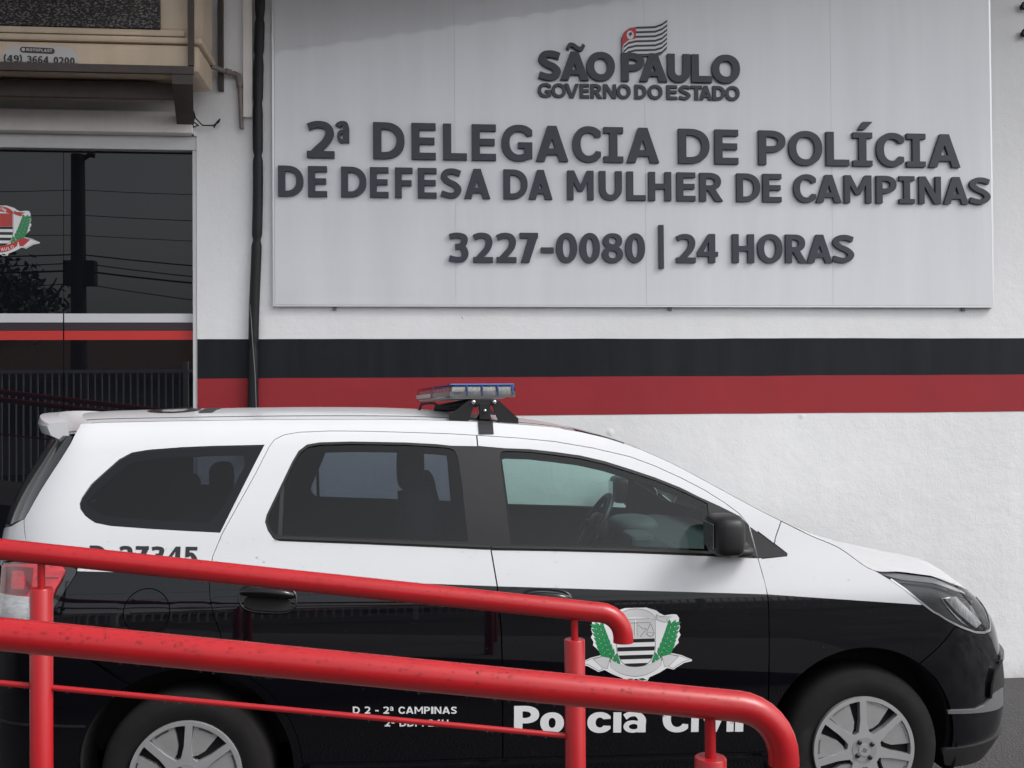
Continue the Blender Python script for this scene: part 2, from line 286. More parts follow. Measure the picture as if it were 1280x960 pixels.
def painted(ops, fmap, front=0.0, back=None, res=.03, nfun=None, mask=None, grid=True, rim_mi=None, weld=False):
    pts = []; edges = []; P = [dens(p, res) for p, _ in ops]
    for a in P:
        n = len(pts); pts += a.tolist(); edges += [(n + i, n + (i + 1) % len(a)) for i in range(len(a))]
    if mask:
        a = np.asarray(mask[0], float); n = len(pts); k = []
        for p, q in zip(a[:-1], a[1:]):
            m_ = max(1, int(np.linalg.norm(q - p) / res)); k += [p + (q - p) * i / m_ for i in range(m_)]
        k.append(a[-1]); k = [p for p in k]
        pts += [list(p) for p in k]; edges += [(n + i, n + i + 1) for i in range(len(k) - 1)]
    A = np.array(pts)
    if grid:
        lo, hi = A.min(0), A.max(0)
        g = np.stack(np.meshgrid(np.arange(lo[0] + res / 2, hi[0], res), np.arange(lo[1] + res / 2, hi[1], res), indexing='ij'), -1).reshape(-1, 2)
        if len(g):
            E = np.array([(A[i], A[j]) for i, j in edges]); keep = np.ones(len(g), bool)
            for c in range(0, len(g), 400):
                q = g[c:c + 400, None, :]; d = E[:, 1] - E[:, 0]; t = np.clip(((q - E[None, :, 0]) * d).sum(-1) / np.maximum((d * d).sum(-1), 1e-12), 0, 1)
                keep[c:c + 400] = (np.linalg.norm(q - (E[None, :, 0] + t[..., None] * d), axis=-1).min(1) > .4 * res)
            pts += g[keep].tolist()
    v, e, f, *_ = delaunay_2d_cdt([Vector(p) for p in pts], edges, [], 0, 1e-6)
    V2 = np.array([(p.x, p.y) for p in v]); F = np.array([t for t in f if len(t) == 3], int).reshape(-1, 3)
    c = V2[F].mean(1); val = np.full(len(F), -1)
    for a, (_, m_) in zip(P, ops): val[inside(a, c)] = m_
    if mask:
        ln = np.asarray(mask[0], float); low = c[:, 1] < np.interp(c[:, 0], ln[:, 0], ln[:, 1]); val[(val >= 0) & low] = mask[1]
    ok = val >= 0; F = F[ok]; val = val[ok]
    ar = (V2[F[:, 1], 0] - V2[F[:, 0], 0]) * (V2[F[:, 2], 1] - V2[F[:, 0], 1]) - (V2[F[:, 2], 0] - V2[F[:, 0], 0]) * (V2[F[:, 1], 1] - V2[F[:, 0], 1])
    F[ar < 0] = F[ar < 0][:, ::-1]
    used = np.unique(F); rm = -np.ones(len(V2), int); rm[used] = np.arange(len(used)); V2 = V2[used]; F = rm[F]
    W3 = fmap(V2[:, 0], V2[:, 1], front); N3 = nfun(V2[:, 0], V2[:, 1]) if nfun else None
    faces = [tuple(t) for t in F]; mi = list(val); sm = [nfun is not None or grid] * len(faces)
    if back is not None:
        cnt = {}
        for t, m_ in zip(F, val):
            for i in range(3): cnt[(t[i], t[(i + 1) % 3])] = m_
        B = [(k, m_) for k, m_ in cnt.items() if (k[1], k[0]) not in cnt]
        bi = sorted({i for (i, j), _ in B} | {j for (i, j), _ in B}); ix = {b: n for n, b in enumerate(bi)}; n0 = len(W3); nb = len(bi)
        q = V2[bi]; W3 = np.concatenate([W3, W3[bi], fmap(q[:, 0], q[:, 1], back)])
        if N3 is not None: N3 = np.concatenate([N3, np.zeros((2 * nb, 3))])
        for (i, j), m_ in B:
            a, b = n0 + ix[i], n0 + ix[j]; faces.append((b, a, a + nb, b + nb)); mi.append(m_ if rim_mi is None else rim_mi); sm.append(False)
    return W3, faces, mi, sm, N3
def sheet(name, ops, fmap, mats, parent=None, front=0.0, back=None, loc=None, **k):
    V, F, mi, sm, N = painted(ops, fmap, front, back, **k)
    return obj(name, V, F, mats, parent, mi, sm, N, loc)
def flat(Y):      # upright plane facing the viewer's side of the wall; off > 0 stands proud of it
    return lambda u, v, off: np.stack([u, Y - off + 0 * u, v], -1)
def arc(cx, cy, rx, ry, a0, a1, n=16, e=1.0):
    t = np.radians(np.linspace(a0, a1, n)); c, s = np.cos(t), np.sin(t)
    return [(cx + rx * math.copysign(abs(a) ** e, a), cy + ry * math.copysign(abs(b) ** e, b)) for a, b in zip(c, s)]
def rect(x0, y0, x1, y1): return [(x0, y0), (x1, y0), (x1, y1), (x0, y1)]
def stroke(P, th, tv):
    P = np.array(P, float); Q = []
    for i in range(len(P) - 1):                                   # Catmull-Rom
        p0, p1, p2, p3 = P[max(i - 1, 0)], P[i], P[i + 1], P[min(i + 2, len(P) - 1)]
        for t in np.linspace(0, 1, 8, endpoint=False):
            Q.append(.5 * (2 * p1 + (p2 - p0) * t + (2 * p0 - 5 * p1 + 4 * p2 - p3) * t * t + (3 * p1 - p0 - 3 * p2 + p3) * t ** 3))
    Q.append(P[-1]); Q = np.array(Q); T = np.gradient(Q, axis=0); T /= np.linalg.norm(T, axis=1, keepdims=True)
    N = np.stack([-T[:, 1], T[:, 0]], 1); w = (th * T[:, 0] ** 2 + tv * T[:, 1] ** 2)[:, None] / 2
    return np.concatenate([Q + N * w, (Q - N * w)[::-1]]).tolist()

# ------------------------------------------------------------------ heavy sans glyphs drawn as outlines (cap height 1)
def glyph(ch, w, tv=.228, th=.18, serif_i=True):
    R = lambda *a: (rect(*a), 0)
    E = lambda p: (p, -1)
    def bowl(y0, y1, a, x1=w):
        h = (y1 - y0) / 2
        return [([(0, y0), (a, y0)] + arc(a, y0 + h, x1 - a, h, -90, 90, 18, .9) + [(0, y1)], 0), E([(tv, y0 + th), (a, y0 + th)] + arc(a, y0 + h, x1 - a - tv, h - th, -90, 90, 16, .9) + [(tv, y1 - th)])]
    def ring(cx, cy, rx, ry, t1=tv, t2=th): return [(arc(cx, cy, rx, ry, 0, 354, 40, .92), 0), E(arc(cx, cy, rx - t1, ry - t2, 0, 351, 32, .92))]
    if ch == 'D': return bowl(0, 1, w * .36)
    if ch == 'E': return [R(0, 0, tv, 1), R(tv - .01, 0, w, th), R(tv - .01, 1 - th, w, 1), R(tv - .01, .42, w * .95, .42 + th)]
    if ch == 'F': return [R(0, 0, tv, 1), R(tv - .01, 1 - th, w, 1), R(tv - .01, .40, w * .94, .40 + th)]
    if ch == 'L': return [R(0, 0, tv, 1), R(tv - .01, 0, w, th)]
    if ch == 'H': return [R(0, 0, tv, 1), R(w - tv, 0, w, 1), R(tv - .01, .41, w - tv + .01, .41 + th)]
    if ch == 'T': return [R(0, 1 - th, w, 1), R(w / 2 - tv / 2, 0, w / 2 + tv / 2, 1 - th + .01)]
    if ch == 'I':
        if not serif_i: return [R(0, 0, w, 1)]
        return [R(w / 2 - tv / 2, .05, w / 2 + tv / 2, .95), R(0, 0, w, .165), R(0, .835, w, 1)]
    if ch == '|': return [R(0, 0, w, 1)]
    if ch == '-': return [R(0, .33, w, .33 + th)]
    if ch in 'O0': return ring(w / 2, .5, w / 2, .51)
    if ch in 'CG':
        o = ring(w * .57, .5, w * .57, .51) + [E(rect(w, -1, 3 * w, 2)), E([(w * .52, .34), (w * 1.2, .27), (w * 1.2, .74), (w * .52, .66)])]
        if ch == 'G': o += [E([(w * .52, .25), (w * 1.2, .2), (w * 1.2, .5), (w * .52, .5)]), R(w - tv, .07, w, .52), R(w * .54, .52 - th * .9, w, .52)]
        return o
    if ch == 'A':
        t, k = tv * 1.1, .36
        il = lambda y: t + k * w * y
        yt = (w - 2 * t) / (2 * k * w) - .03
        return [([(0, 0), (w, 0), (w * (1 - k), 1), (w * k, 1)], 0), E([(t, -.01), (w - t, -.01), (w - il(.19), .19), (il(.19), .19)]), E([(il(.36), .36), (w - il(.36), .36), (w / 2 + .012, yt), (w / 2 - .012, yt)])]
    if ch == 'V': t = tv * 1.1; return [([(0, 1), (t, 1), (w / 2, .27), (w - t, 1), (w, 1), (w * .64, 0), (w * .36, 0)], 0)]
    if ch == 'v': t = tv * 1.1; return [([(0, .75), (t, .75), (w / 2, .24), (w - t, .75), (w, .75), (w * .66, 0), (w * .34, 0)], 0)]
    if ch == 'P': return bowl(.36, 1, w * .42) + [R(0, 0, tv, .37)]
    if ch == 'R': return bowl(.38, 1, w * .40, w * .92) + [R(0, 0, tv, .39), ([(w * .33, .42), (w * .66, .42), (w, 0), (w - tv * 1.2, 0)], 0)]
    if ch == 'U':
        h = .40; return [([(0, 1), (0, h)] + arc(w / 2, h, w / 2, h + .01, 180, 360, 20, .92) + [(w, 1)], 0), E([(tv, 1.01), (tv, h)] + arc(w / 2, h, w / 2 - tv, h - th, 180, 360, 18, .92) + [(w - tv, 1.01)])]
    if ch == 'M': t = tv * .92; return [R(0, 0, t, 1), R(w - t, 0, w, 1), ([(0, 1), (t * 1.12, 1), (w / 2 + t * .42, .3), (w / 2 - t * .42, .3)], 0), ([(w, 1), (w - t * 1.12, 1), (w / 2 - t * .42, .3), (w / 2 + t * .42, .3)], 0)]
    if ch == 'N': t = tv * .92; return [R(0, 0, t, 1), R(w - t, 0, w, 1), ([(0, 1), (t * 1.2, 1), (w, 0), (w - t * 1.2, 0)], 0)]
    if ch == 'S': return [(stroke([(w * .93, .83), (w * .62, .905), (w * .3, .88), (tv * .54, .72), (w * .33, .575), (w * .66, .455), (w - tv * .54, .29), (w * .68, .12), (w * .4, .095), (w * .04, .17)], th, tv), 0)]
    if ch == '2': return [(stroke([(w * .04, .83), (w * .35, .905), (w * .68, .87), (w - tv * .56, .70), (w * .72, .47), (w * .42, .24), (w * .17, .06)], th, tv), 0), R(0, 0, w, th)]
    if ch == '3': return [(stroke([(w * .04, .86), (w * .4, .905), (w * .72, .86), (w - tv * .62, .73), (w * .66, .565), (w * .33, .53)], th * .98, tv), 0), (stroke([(w * .33, .53), (w * .68, .505), (w - tv * .52, .30), (w * .7, .125), (w * .4, .095), (w * .02, .15)], th, tv), 0)]
    if ch == '7': return [R(0, 1 - th, w, 1), ([(w - .33, 1 - th + .01), (w, 1 - th + .01), (w, .9), (w * .52, 0), (w * .52 - .29, 0)], 0)]
    if ch == '8': return ring(w / 2, .74, w * .46, .265, tv * .9, th * .85) + [(arc(w / 2, .28, w / 2, .29, 0, 352, 40, .92), 0), E(arc(w / 2, .28, w / 2 - tv * .95, .29 - th * .9, 0, 350, 30, .92)), E(arc(w / 2, .755, w * .46 - tv * .9, .265 - th * .85, 0, 350, 30, .92))]
    if ch == '4': return [R(w * .55, 0, w * .55 + tv, 1), ([(w * .55 + .02, 1), (w * .55, 1), (0, .37), (0, .22), (w, .22), (w, .22 + th * .9), (w * .2 + .07, .22 + th * .9), (w * .55 + .02, .78)], 0)]
    if ch == '5': return [R(w * .06, 1 - th, w * .94, 1), R(w * .06, .46, w * .06 + tv * .85, 1), (stroke([(w * .10, .54), (w * .5, .61), (w - tv * .52, .33), (w * .68, .12), (w * .38, .095), (w * .0, .17)], th, tv), 0)]
    if ch == 'o': return ring(w / 2, .375, w / 2, .385)
    if ch == 'c': return ring(w * .54, .375, w * .54, .385) + [E(rect(w, -1, 3 * w, 2)), E([(w * .52, .27), (w * 1.2, .24), (w * 1.2, .52), (w * .52, .49)])]
    if ch == 'l': return [R(0, 0, w, 1)]
    if ch == 'i': return [R(0, 0, w, .75), R(0, .84, w, 1)]
    if ch == 'í': return [R(0, 0, w, .75), ([(0, .84), (w * .8, .84), (w * 1.5, 1.08), (w * .5, 1.08)], 0)]
    if ch == 'a':
        return [(stroke([(w * .05, .57), (w * .25, .67), (w * .55, .675), (w * .92 - tv / 2, .5), (w * .92 - tv / 2, .25), (w * .92 - tv / 2, 0)], th * .9, tv), 0)] + [(arc(w * .38, .22, w * .38, .23, 0, 352, 30, .95), 0), E(arc(w * .42, .215, w * .2, .10, 0, 345, 24)), R(w * .92 - tv, 0, w * .92, .45)]
    if ch == 'ª': return [([(x * 1, .42 + y * .78) for x, y in q], v) for q, v in glyph('a', w, tv * .75, th * .8)]
    if ch == '´': return [([(0, 0), (.2, 0), (.42, .2), (.14, .2)], 0)]
    if ch == '~': return [(stroke([(0.02, .0), (.1, .13), (.25, .12), (.4, .03), (.54, .02), (.63, .15)], .13, .13), 0)]
    return [R(0, 0, w, 1)]
WID = dict(D=.84, E=.66, F=.62, L=.62, H=.82, T=.7, I=.28, O=.9, C=.78, G=.85, A=.92, V=.9, P=.74, R=.82, U=.8, M=1.02, N=.84, S=.72)
WID.update({'-': .4, ' ': .34, 'ª': .42, '2': .68, '0': .7, '4': .74, '3': .68, '7': .66, '5': .68, 'o': .7, 'c': .66, 'l': .26, 'i': .26, 'a': .7, 'v': .68})
def place(ops, x0, y0, sx, sy, shear=0.0):
    return [([(x0 + px * sx, y0 + py * sy + shear * px * sx) for px, py in p], v) for p, v in ops]
def line_ops(txt, x0, x1, y0, y1, h, tv=.245, th=.195, gap=.12):
    """a whole line of text as one set of outlines, fitted between x0 and x1; baseline runs y0 -> y1"""
    tot = sum(WID.get(c, .7) for c in txt) + gap * (len(txt) - 1); k = (x1 - x0) / tot; x = x0; out = []
    sh = (y1 - y0) / (x1 - x0)
    for c in txt:
        if c != ' ':
            g = glyph(c, WID.get(c, .7), tv, th, False); out.append(place(g, x, y0 + (x - x0) * sh, k, h, sh))
        x += (WID.get(c, .7) + gap) * k
    return out
# ================================================================== the place: ground, wall, entrance
WALL_Y = 5.92
o = obj('ground', [(-90, -90, 0), (90, -90, 0), (90, 90, 0), (-90, 90, 0)], [(0, 1, 2, 3)], M['asphalt'], loc=(0, 0, 0)); tag(o, kind='structure')

wall = sheet('station_wall', [(rect(-9, -.05, 9, 5.6), 0), (rect(-4.2, -.1, -1.222, 3.214), -1)], flat(WALL_Y), M['wall'], back=-.25, res=.8)
tag(wall, 'white plastered station wall with a black band above a red band', 'wall')
def wob(z, a, seed):                                            # a hand-rolled paint edge
    g = np.random.default_rng(seed); x = np.arange(-1.220, 8.99, .12); return [(u, z + v) for u, v in zip(x, np.convolve(g.normal(0, a, len(x) + 4), [.2] * 5, 'valid'))]
mid = wob(1.840, .0022, 2)
sheet('black_stripe', [(mid + wob(2.0625, .0022, 1)[::-1], 0)], flat(WALL_Y), M['stripe_black'], wall, front=.002, back=0, res=.5)
sheet('red_stripe', [(wob(1.616, .0022, 3) + mid[::-1], 0)], flat(WALL_Y), M['stripe_red'], wall, front=.002, back=0, res=.5)
MB().box(-4.2, -1.232, 5.86, 6.05, 3.215, 3.335, .006).make('lintel', M['lintel'], wall)
MB().box(-9, 9, 6.17, 6.3, 0, 5.6).make('backing', M['darkvoid'], wall)

# ---- glazed entrance door
DY = 5.98
door = empty('glass_door', (-2.6, DY, 0), 'dark tinted glass entrance door with red and white film bands left of the wall', 'door')
MB().box(-4.2, -1.224, 5.925, 6.03, 3.134, 3.212, .004).box(-1.246, -1.224, 5.925, 6.03, .02, 3.132, .003).make('door_frame', M['alu'], door)
for x0, x1 in ((-4.19, -3.145), (-3.142, -1.969), (-1.966, -1.247)):
    MB().box(x0, x1, DY, DY + .01, .03, 3.133).make('glass_pane', M['doorglass'], door)
for nm, z0, z1, m in (('white_band', 2.162, 2.212, 'film_white'), ('plum_band', 2.117, 2.160, 'film_dark'), ('red_band', 2.063, 2.115, 'film_red')):
    for x0, x1 in ((-3.14, -1.971), (-1.964, -1.248)): sheet(nm, [(rect(x0, z0, x1, z1), 0)], flat(DY), M[m], door, front=.0015, res=1)

# ---- the crest used on the door and on the car: laurels, striped shield, two ribbons
def crest_ops():
    """(outline, material slot) in units of 1/8 px of the big view, y up; slots 0 white 1 ribbon 2 line 3 black 4 green 5 dark green 6 field"""
    o = []; mir = lambda p: [(-x, y) for x, y in p]
    right = [(10, 340), (110, 340), (215, 308), (245, 282), (295, 258), (385, 268), (425, 262), (446, 225), (440, 175), (456, 140), (440, 95), (458, 60), (432, 15), (438, -20), (405, -50), (345, -118), (465, -145), (575, -195), (572, -210), (495, -226), (415, -270), (385, -290), (320, -272), (245, -315), (135, -362), (120, -396), (55, -398), (5, -372)]
    o.append((right + mir(right)[::-1], 0))
    sh = lambda g: [(-195 - g, 225 + g), (195 + g, 225 + g), (195 + g, -50)] + arc(0, -50, 195 + g, 212 + g, 0, -180, 22) + [(-195 - g, -50)]
    o.append((sh(6), 2)); o.append((sh(0), 0)); o.append((rect(-190, 34, 190, 222), 6))
    hw = lambda y: 192 if y > -50 else 192 * math.sqrt(max(0, 1 - ((y + 50) / 212) ** 2))
    for y0, y1 in ((-5, 32), (-90, -48), (-172, -130), (-252, -214)):
        ys = np.linspace(y0, y1, 5); o.append(([(hw(y), y) for y in ys] + [(-hw(y), y) for y in ys[::-1]], 3))
    # scales of justice and a lightning mark in the upper field
    L = lambda a, b, w=4: o.append((stroke([a, b], w * 2, w * 2), 2))
    o.append((rect(-8, 60, 8, 222), 0))
    for a, b in (((-12, 60), (-12, 200)), ((12, 60), (12, 200)), ((-150, 190), (150, 190)), ((-150, 182), (-182, 100)), ((-150, 182), (-112, 100)), ((150, 182), (112, 100)), ((150, 182), (184, 100)), ((24, 172), (70, 130)), ((70, 130), (110, 130)), ((110, 130), (40, 48))): L(a, b, 2.6)
    for sx in (-1, 1):
        o.append((arc(sx * 148, 92, 42, 42, 180, 360, 14), 2)); o.append((arc(sx * 148, 89, 34, 33, 180, 360, 14), 6))
    # top ribbon
    tr = [(-205, 275)] + arc(0, 190, 218, 142, 165, 15, 20) + [(205, 275), (205, 218)] + arc(0, 160, 205, 92, 38, 142, 18) + [(-205, 218)]
    o.append((tr, 2)); o.append(([(x * .975, 258 + (y - 258) * .93) for x, y in tr], 1))
    for s in (1, -1):
        q = [(212, 272), (250, 250), (300, 246), (372, 242), (318, 215), (345, 190), (290, 186), (212, 214)]
        q = q if s > 0 else mir(q); o.append((q, 2)); o.append((inset(q, 5).tolist(), 1))
    # laurels
    for s in (1, -1):
        for k in range(8):
            t = k / 7; cx, cy = 262 + 122 * t ** .75, -165 + 330 * t; ang = math.radians(76 - 16 * t); sz = 86 - 12 * t
            for dx, da in ((-50 + 12 * t, .55), (46 - 12 * t, -.6), (0, 0)):
                a = ang + da; u = (math.cos(a), math.sin(a)); n = (-u[1], u[0])
                b = [(cx + dx + u[0] * sz * p + n[0] * sz * .29 * q, cy + u[1] * sz * p + n[1] * sz * .29 * q) for p, q in ((-.5, 0), (-.2, .8), (.2, .95), (.75, 0), (.2, -.95), (-.2, -.8))]
                b = b if s > 0 else mir(b); o.append((b, 5)); o.append((inset(b, 3.0).tolist(), 4))
        b = [(168, -240), (160, -200), (190, -130), (200, -170), (192, -225)]; b = b if s > 0 else mir(b); o.append((b, 4))
    # bottom ribbon
    c = arc(0, 170, 420, 420, 231, 309, 24); d = arc(0, 120, 410, 470, 309, 231, 24)
    br = c + d; o.append((br, 2)); o.append(([(x * .985, -270 + (y + 270) * .93) for x, y in br], 1))
    for s in (1, -1):
        q = [(262, -162), (345, -130), (455, -152), (560, -196), (555, -206), (490, -214), (408, -262), (384, -280), (335, -265), (360, -210), (455, -165), (300, -225)]
        q = [(345, -130), (455, -152), (560, -196), (490, -214), (408, -262), (384, -280), (335, -266)]
        q = q if s > 0 else mir(q); o.append((q, 2)); o.append((inset(q, 5).tolist(), 0))
        q = [(262, -150), (345, -132), (440, -158), (345, -250), (290, -262)]
        q = q if s > 0 else mir(q); o.append((q, 2)); o.append((inset(q, 4).tolist(), 1))
        q = [(20, -372), (60, -392), (112, -388), (70, -366)]; q = q if s > 0 else mir(q); o.append((q, 5))
    return o
CREST = crest_ops(); K = 3.83e-4
ce = [([(-2.316 + x * K, 2.688 + y * K) for x, y in p], v) for p, v in CREST]
cr = sheet('crest_sticker', ce, flat(DY), [M['decal_white'], M['film_red'], M['decal_line'], M['decal_black'], M['green'], M['greenline'], M['film_red']], door, front=.002, res=.05, grid=False)
def text_arc(txt, cx, cy, r, a0, a1, h, ops, flip=1):
    for i, c in enumerate(txt):
        a = math.radians(a0 + (a1 - a0) * i / max(1, len(txt) - 1)); w = WID.get(c, .7)
        if c == ' ': continue
        px, py = cx + r * math.cos(a), cy + r * math.sin(a); t = a - math.pi / 2 if flip > 0 else a + math.pi / 2
        for p, v in glyph(c, w, .2, .17, False): ops.append(([(px + h * ((x - w / 2) * math.cos(t) - y * math.sin(t)), py + h * ((x - w / 2) * math.sin(t) + y * math.cos(t))) for x, y in p], v))
tx = []; text_arc('POLICIA CIVIL', 0, 190 - 20, 115, 140, 42, 34, tx)
tx2 = []; text_arc('SAO PAULO', 0, 150, 478, 246, 294, 46, tx2, -1)
sheet('crest_lettering', [([(-2.316 + x * K, 2.688 + y * K) for x, y in p], v) for p, v in tx + tx2], flat(DY), M['decal_white'], cr, front=.0026, res=.05, grid=False)

# ---- grey sign with raised letters
PY = 5.89
sign = empty('building_sign', (1.34, WALL_Y, 2.25), 'large grey composite sign with raised dark letters on the white wall', 'sign')
xs = [-.784, .2385, 1.3545, 2.4865, 3.486]
for a, b in zip(xs[:-1], xs[1:]):
    MB().box(a + .0004, b - .0004, PY, WALL_Y - .004, 2.256, 4.42, .0005).make('sign_board', M['board'], sign)
MB().box(xs[0] - .004, xs[-1] + .004, PY - .001, WALL_Y, 2.246, 2.255).box(xs[0] - .012, xs[0] - .001, PY + .001, WALL_Y, 2.248, 4.42).box(xs[-1] + .001, xs[-1] + .012, PY + .001, WALL_Y, 2.248, 4.42).make('edge_trim', M['board_edge'], sign)
for x in (-.453, 1.5, 3.31): MB().box(x - .011, x + .011, WALL_Y - .016, WALL_Y - .001, 2.226, 2.244, .003).make('fixing_tab', M['pvc'], sign)
SIGN_LINES = dict(
    name=[('2', -0.6015, -0.4465, 3.0907, 3.2999), ('ª', -0.4316, -0.3572, 3.0906, 3.2995), ('D', -0.2286, -0.0489, 3.0905, 3.2987), ('E', -0.011, 0.1286, 3.0904, 3.2981), ('L', 0.1699, 0.3072, 3.0903, 3.2976), ('E', 0.3353, 0.4752, 3.0902, 3.2971), ('G', 0.5067, 0.6861, 3.0901, 3.2965), ('A', 0.7062, 0.8965, 3.09, 3.2959), ('C', 0.9219, 1.088, 3.0899, 3.2953), ('I', 1.1051, 1.2208, 3.0899, 3.2948), ('A', 1.2408, 1.4339, 3.0898, 3.2942), ('D', 1.5499, 1.7362, 3.0896, 3.2933), ('E', 1.7681, 1.9101, 3.0895, 3.2927), ('P', 2.0336, 2.1978, 3.0894, 3.2919), ('O', 2.2169, 2.4225, 3.0893, 3.2912), ('L', 2.4477, 2.5887, 3.0892, 3.2906), ('Í', 2.612, 2.7323, 3.0891, 3.2902), ('C', 2.7577, 2.9292, 3.089, 3.2896), ('I', 2.9467, 3.0647, 3.0889, 3.2891), ('A', 3.0859, 3.2829, 3.0889, 3.2886)],
    district=[('D', -0.7628, -0.6217, 2.8693, 3.0424), ('E', -0.5957, -0.4894, 2.8692, 3.0419), ('D', -0.4101, -0.2674, 2.8692, 3.0414), ('E', -0.2479, -0.1417, 2.8691, 3.041), ('F', -0.1057, -0.0045, 2.8691, 3.0406), ('E', 0.0238, 0.1324, 2.869, 3.0402), ('S', 0.1539, 0.2763, 2.869, 3.0398), ('A', 0.2892, 0.4403, 2.8689, 3.0394), ('D', 0.5173, 0.6574, 2.8689, 3.0388), ('A', 0.6625, 0.8019, 2.8688, 3.0384), ('M', 0.8896, 1.0437, 2.8687, 3.0377), ('U', 1.0763, 1.2108, 2.8687, 3.0372), ('L', 1.2398, 1.3517, 2.8686, 3.0368), ('H', 1.3703, 1.5047, 2.8686, 3.0364), ('E', 1.5382, 1.6492, 2.8685, 3.036), ('R', 1.6752, 1.8148, 2.8685, 3.0355), ('D', 1.8981, 2.0406, 2.8684, 3.0349), ('E', 2.0576, 2.1704, 2.8683, 3.0345), ('C', 2.2449, 2.381, 2.8683, 3.0339), ('A', 2.3835, 2.5375, 2.8682, 3.0335), ('M', 2.5568, 2.7237, 2.8682, 3.033), ('P', 2.755, 2.8798, 2.8681, 3.0325), ('I', 2.8973, 2.9931, 2.8681, 3.0322), ('N', 3.0207, 3.1581, 2.868, 3.0318), ('A', 3.1758, 3.3321, 2.8679, 3.0313), ('S', 3.3382, 3.4729, 2.8679, 3.0309)],
    phone=[('3', 0.1994, 0.3136, 2.4994, 2.6717), ('2', 0.3399, 0.4531, 2.5, 2.672), ('2', 0.4744, 0.5896, 2.5006, 2.6723), ('7', 0.6096, 0.7154, 2.5011, 2.6726), ('-', 0.7322, 0.8061, 2.5016, 2.6728), ('0', 0.8211, 0.9441, 2.502, 2.673), ('0', 0.9597, 1.078, 2.5026, 2.6733), ('8', 1.0917, 1.2144, 2.5032, 2.6736), ('0', 1.2291, 1.3447, 2.5037, 2.6739), ('|', 1.4286, 1.4563, 2.4699, 2.7254), ('2', 1.5329, 1.6472, 2.505, 2.6745), ('4', 1.6587, 1.7812, 2.5055, 2.6748), ('H', 1.8683, 2.0003, 2.5064, 2.6753), ('O', 2.0217, 2.1724, 2.5071, 2.6756), ('R', 2.1915, 2.3214, 2.5078, 2.676), ('A', 2.3229, 2.4775, 2.5084, 2.6763), ('S', 2.4795, 2.614, 2.509, 2.6766)],
    state=[('S', 0.7237, 0.8586, 3.5657, 3.7314), ('Ã', 0.8527, 1.0212, 3.5664, 3.7319), ('O', 1.0082, 1.1752, 3.5671, 3.7324), ('P', 1.2132, 1.3502, 3.568, 3.733), ('A', 1.3204, 1.4878, 3.5685, 3.7334), ('U', 1.4878, 1.626, 3.5692, 3.7339), ('L', 1.6321, 1.7564, 3.5699, 3.7344), ('O', 1.7552, 1.9249, 3.5705, 3.7348)],
    government=[('G', 0.7206, 0.7991, 3.4638, 3.5456), ('O', 0.8014, 0.8872, 3.4641, 3.5461), ('V', 0.8778, 0.9637, 3.4644, 3.5466), ('E', 0.9673, 1.0228, 3.4648, 3.5471), ('R', 1.031, 1.0996, 3.465, 3.5476), ('N', 1.1056, 1.1827, 3.4654, 3.5481), ('O', 1.185, 1.2695, 3.4657, 3.5487), ('D', 1.2921, 1.3637, 3.4661, 3.5494), ('O', 1.3708, 1.4593, 3.4665, 3.5499), ('E', 1.4833, 1.5469, 3.4669, 3.5506), ('S', 1.5553, 1.6287, 3.4672, 3.5511), ('T', 1.6287, 1.6974, 3.4675, 3.5516), ('A', 1.6793, 1.7578, 3.4678, 3.552), ('D', 1.7602, 1.8365, 3.4681, 3.5525), ('O', 1.8365, 1.9239, 3.4685, 3.553)])

for row, L in SIGN_LINES.items():
    big = row in ('state', 'government'); dep = .022 if row != 'government' else .014
    for c, x0, x1, z0, z1 in L:
        h = z1 - z0; base = {'Ã': 'A', 'Í': 'I'}.get(c, c); w = (x1 - x0) / h
        tv, th = (.27, .225) if row == 'state' else (.25, .205) if row == 'government' else (.228, .18)
        ops = place(glyph(base, w, tv, th), x0, z0, h, h)
        if c == 'Í': ops += place(glyph('´', 1), x0 + w * h * .28, z0 + h * 1.09, h * 1.05, h * 1.15)
        if c == 'Ã': ops += place(glyph('~', 1), x0 + w * h * .24, z0 + h * 1.09, h * .95, h * 1.1)
        sheet('letter', ops, flat(PY), [M['letter'], M['letter_side']], sign, front=dep, back=0, res=.06, grid=False, rim_mi=1)
# waving flag above the logo
FT = np.array([(1.2174, 3.8208), (1.2325, 3.8556), (1.2625, 3.8785), (1.3073, 3.888), (1.362, 3.891), (1.4169, 3.895), (1.457, 3.9109), (1.4897, 3.934)])
FB = np.array([(1.2159, 3.6491), (1.2261, 3.6787), (1.251, 3.7014), (1.2958, 3.7148), (1.3605, 3.7174), (1.4153, 3.7202), (1.4554, 3.7335), (1.4856, 3.7638)])
def fl(u, v):      # u along the flag 0..1, v 0 top .. 1 bottom
    k = u * 7; i = min(int(k), 6); f = k - i; a = FT[i] * (1 - f) + FT[i + 1] * f; b = FB[i] * (1 - f) + FB[i + 1] * f; return tuple(a * (1 - v) + b * v)
us = np.linspace(0, 1, 22)
fo = [([fl(u, 0) for u in us] + [fl(u, 1) for u in us[::-1]], 0)]
for k in range(7):
    v0, v1 = k * 2 / 13, (k * 2 + .95) / 13; fo.append(([fl(u, v0) for u in us] + [fl(u, v1) for u in us[::-1]], 1))
u2 = np.linspace(0, .42, 10); fo.append(([fl(u, -.0) for u in u2] + [fl(u, .40) for u in u2[::-1]], 2))
fo.append((arc(1.268, 3.838, .021, .026, 0, 350, 20), 0)); fo.append(([(1.262, 3.85), (1.274, 3.857), (1.28, 3.84), (1.272, 3.838), (1.266, 3.826), (1.264, 3.838), (1.257, 3.836)], 1))
sheet('flag_emblem', fo, flat(PY), [M['flag_white'], M['flag_black'], M['flag_red']], sign, front=.018, back=0, res=.03, grid=False, rim_mi=1)

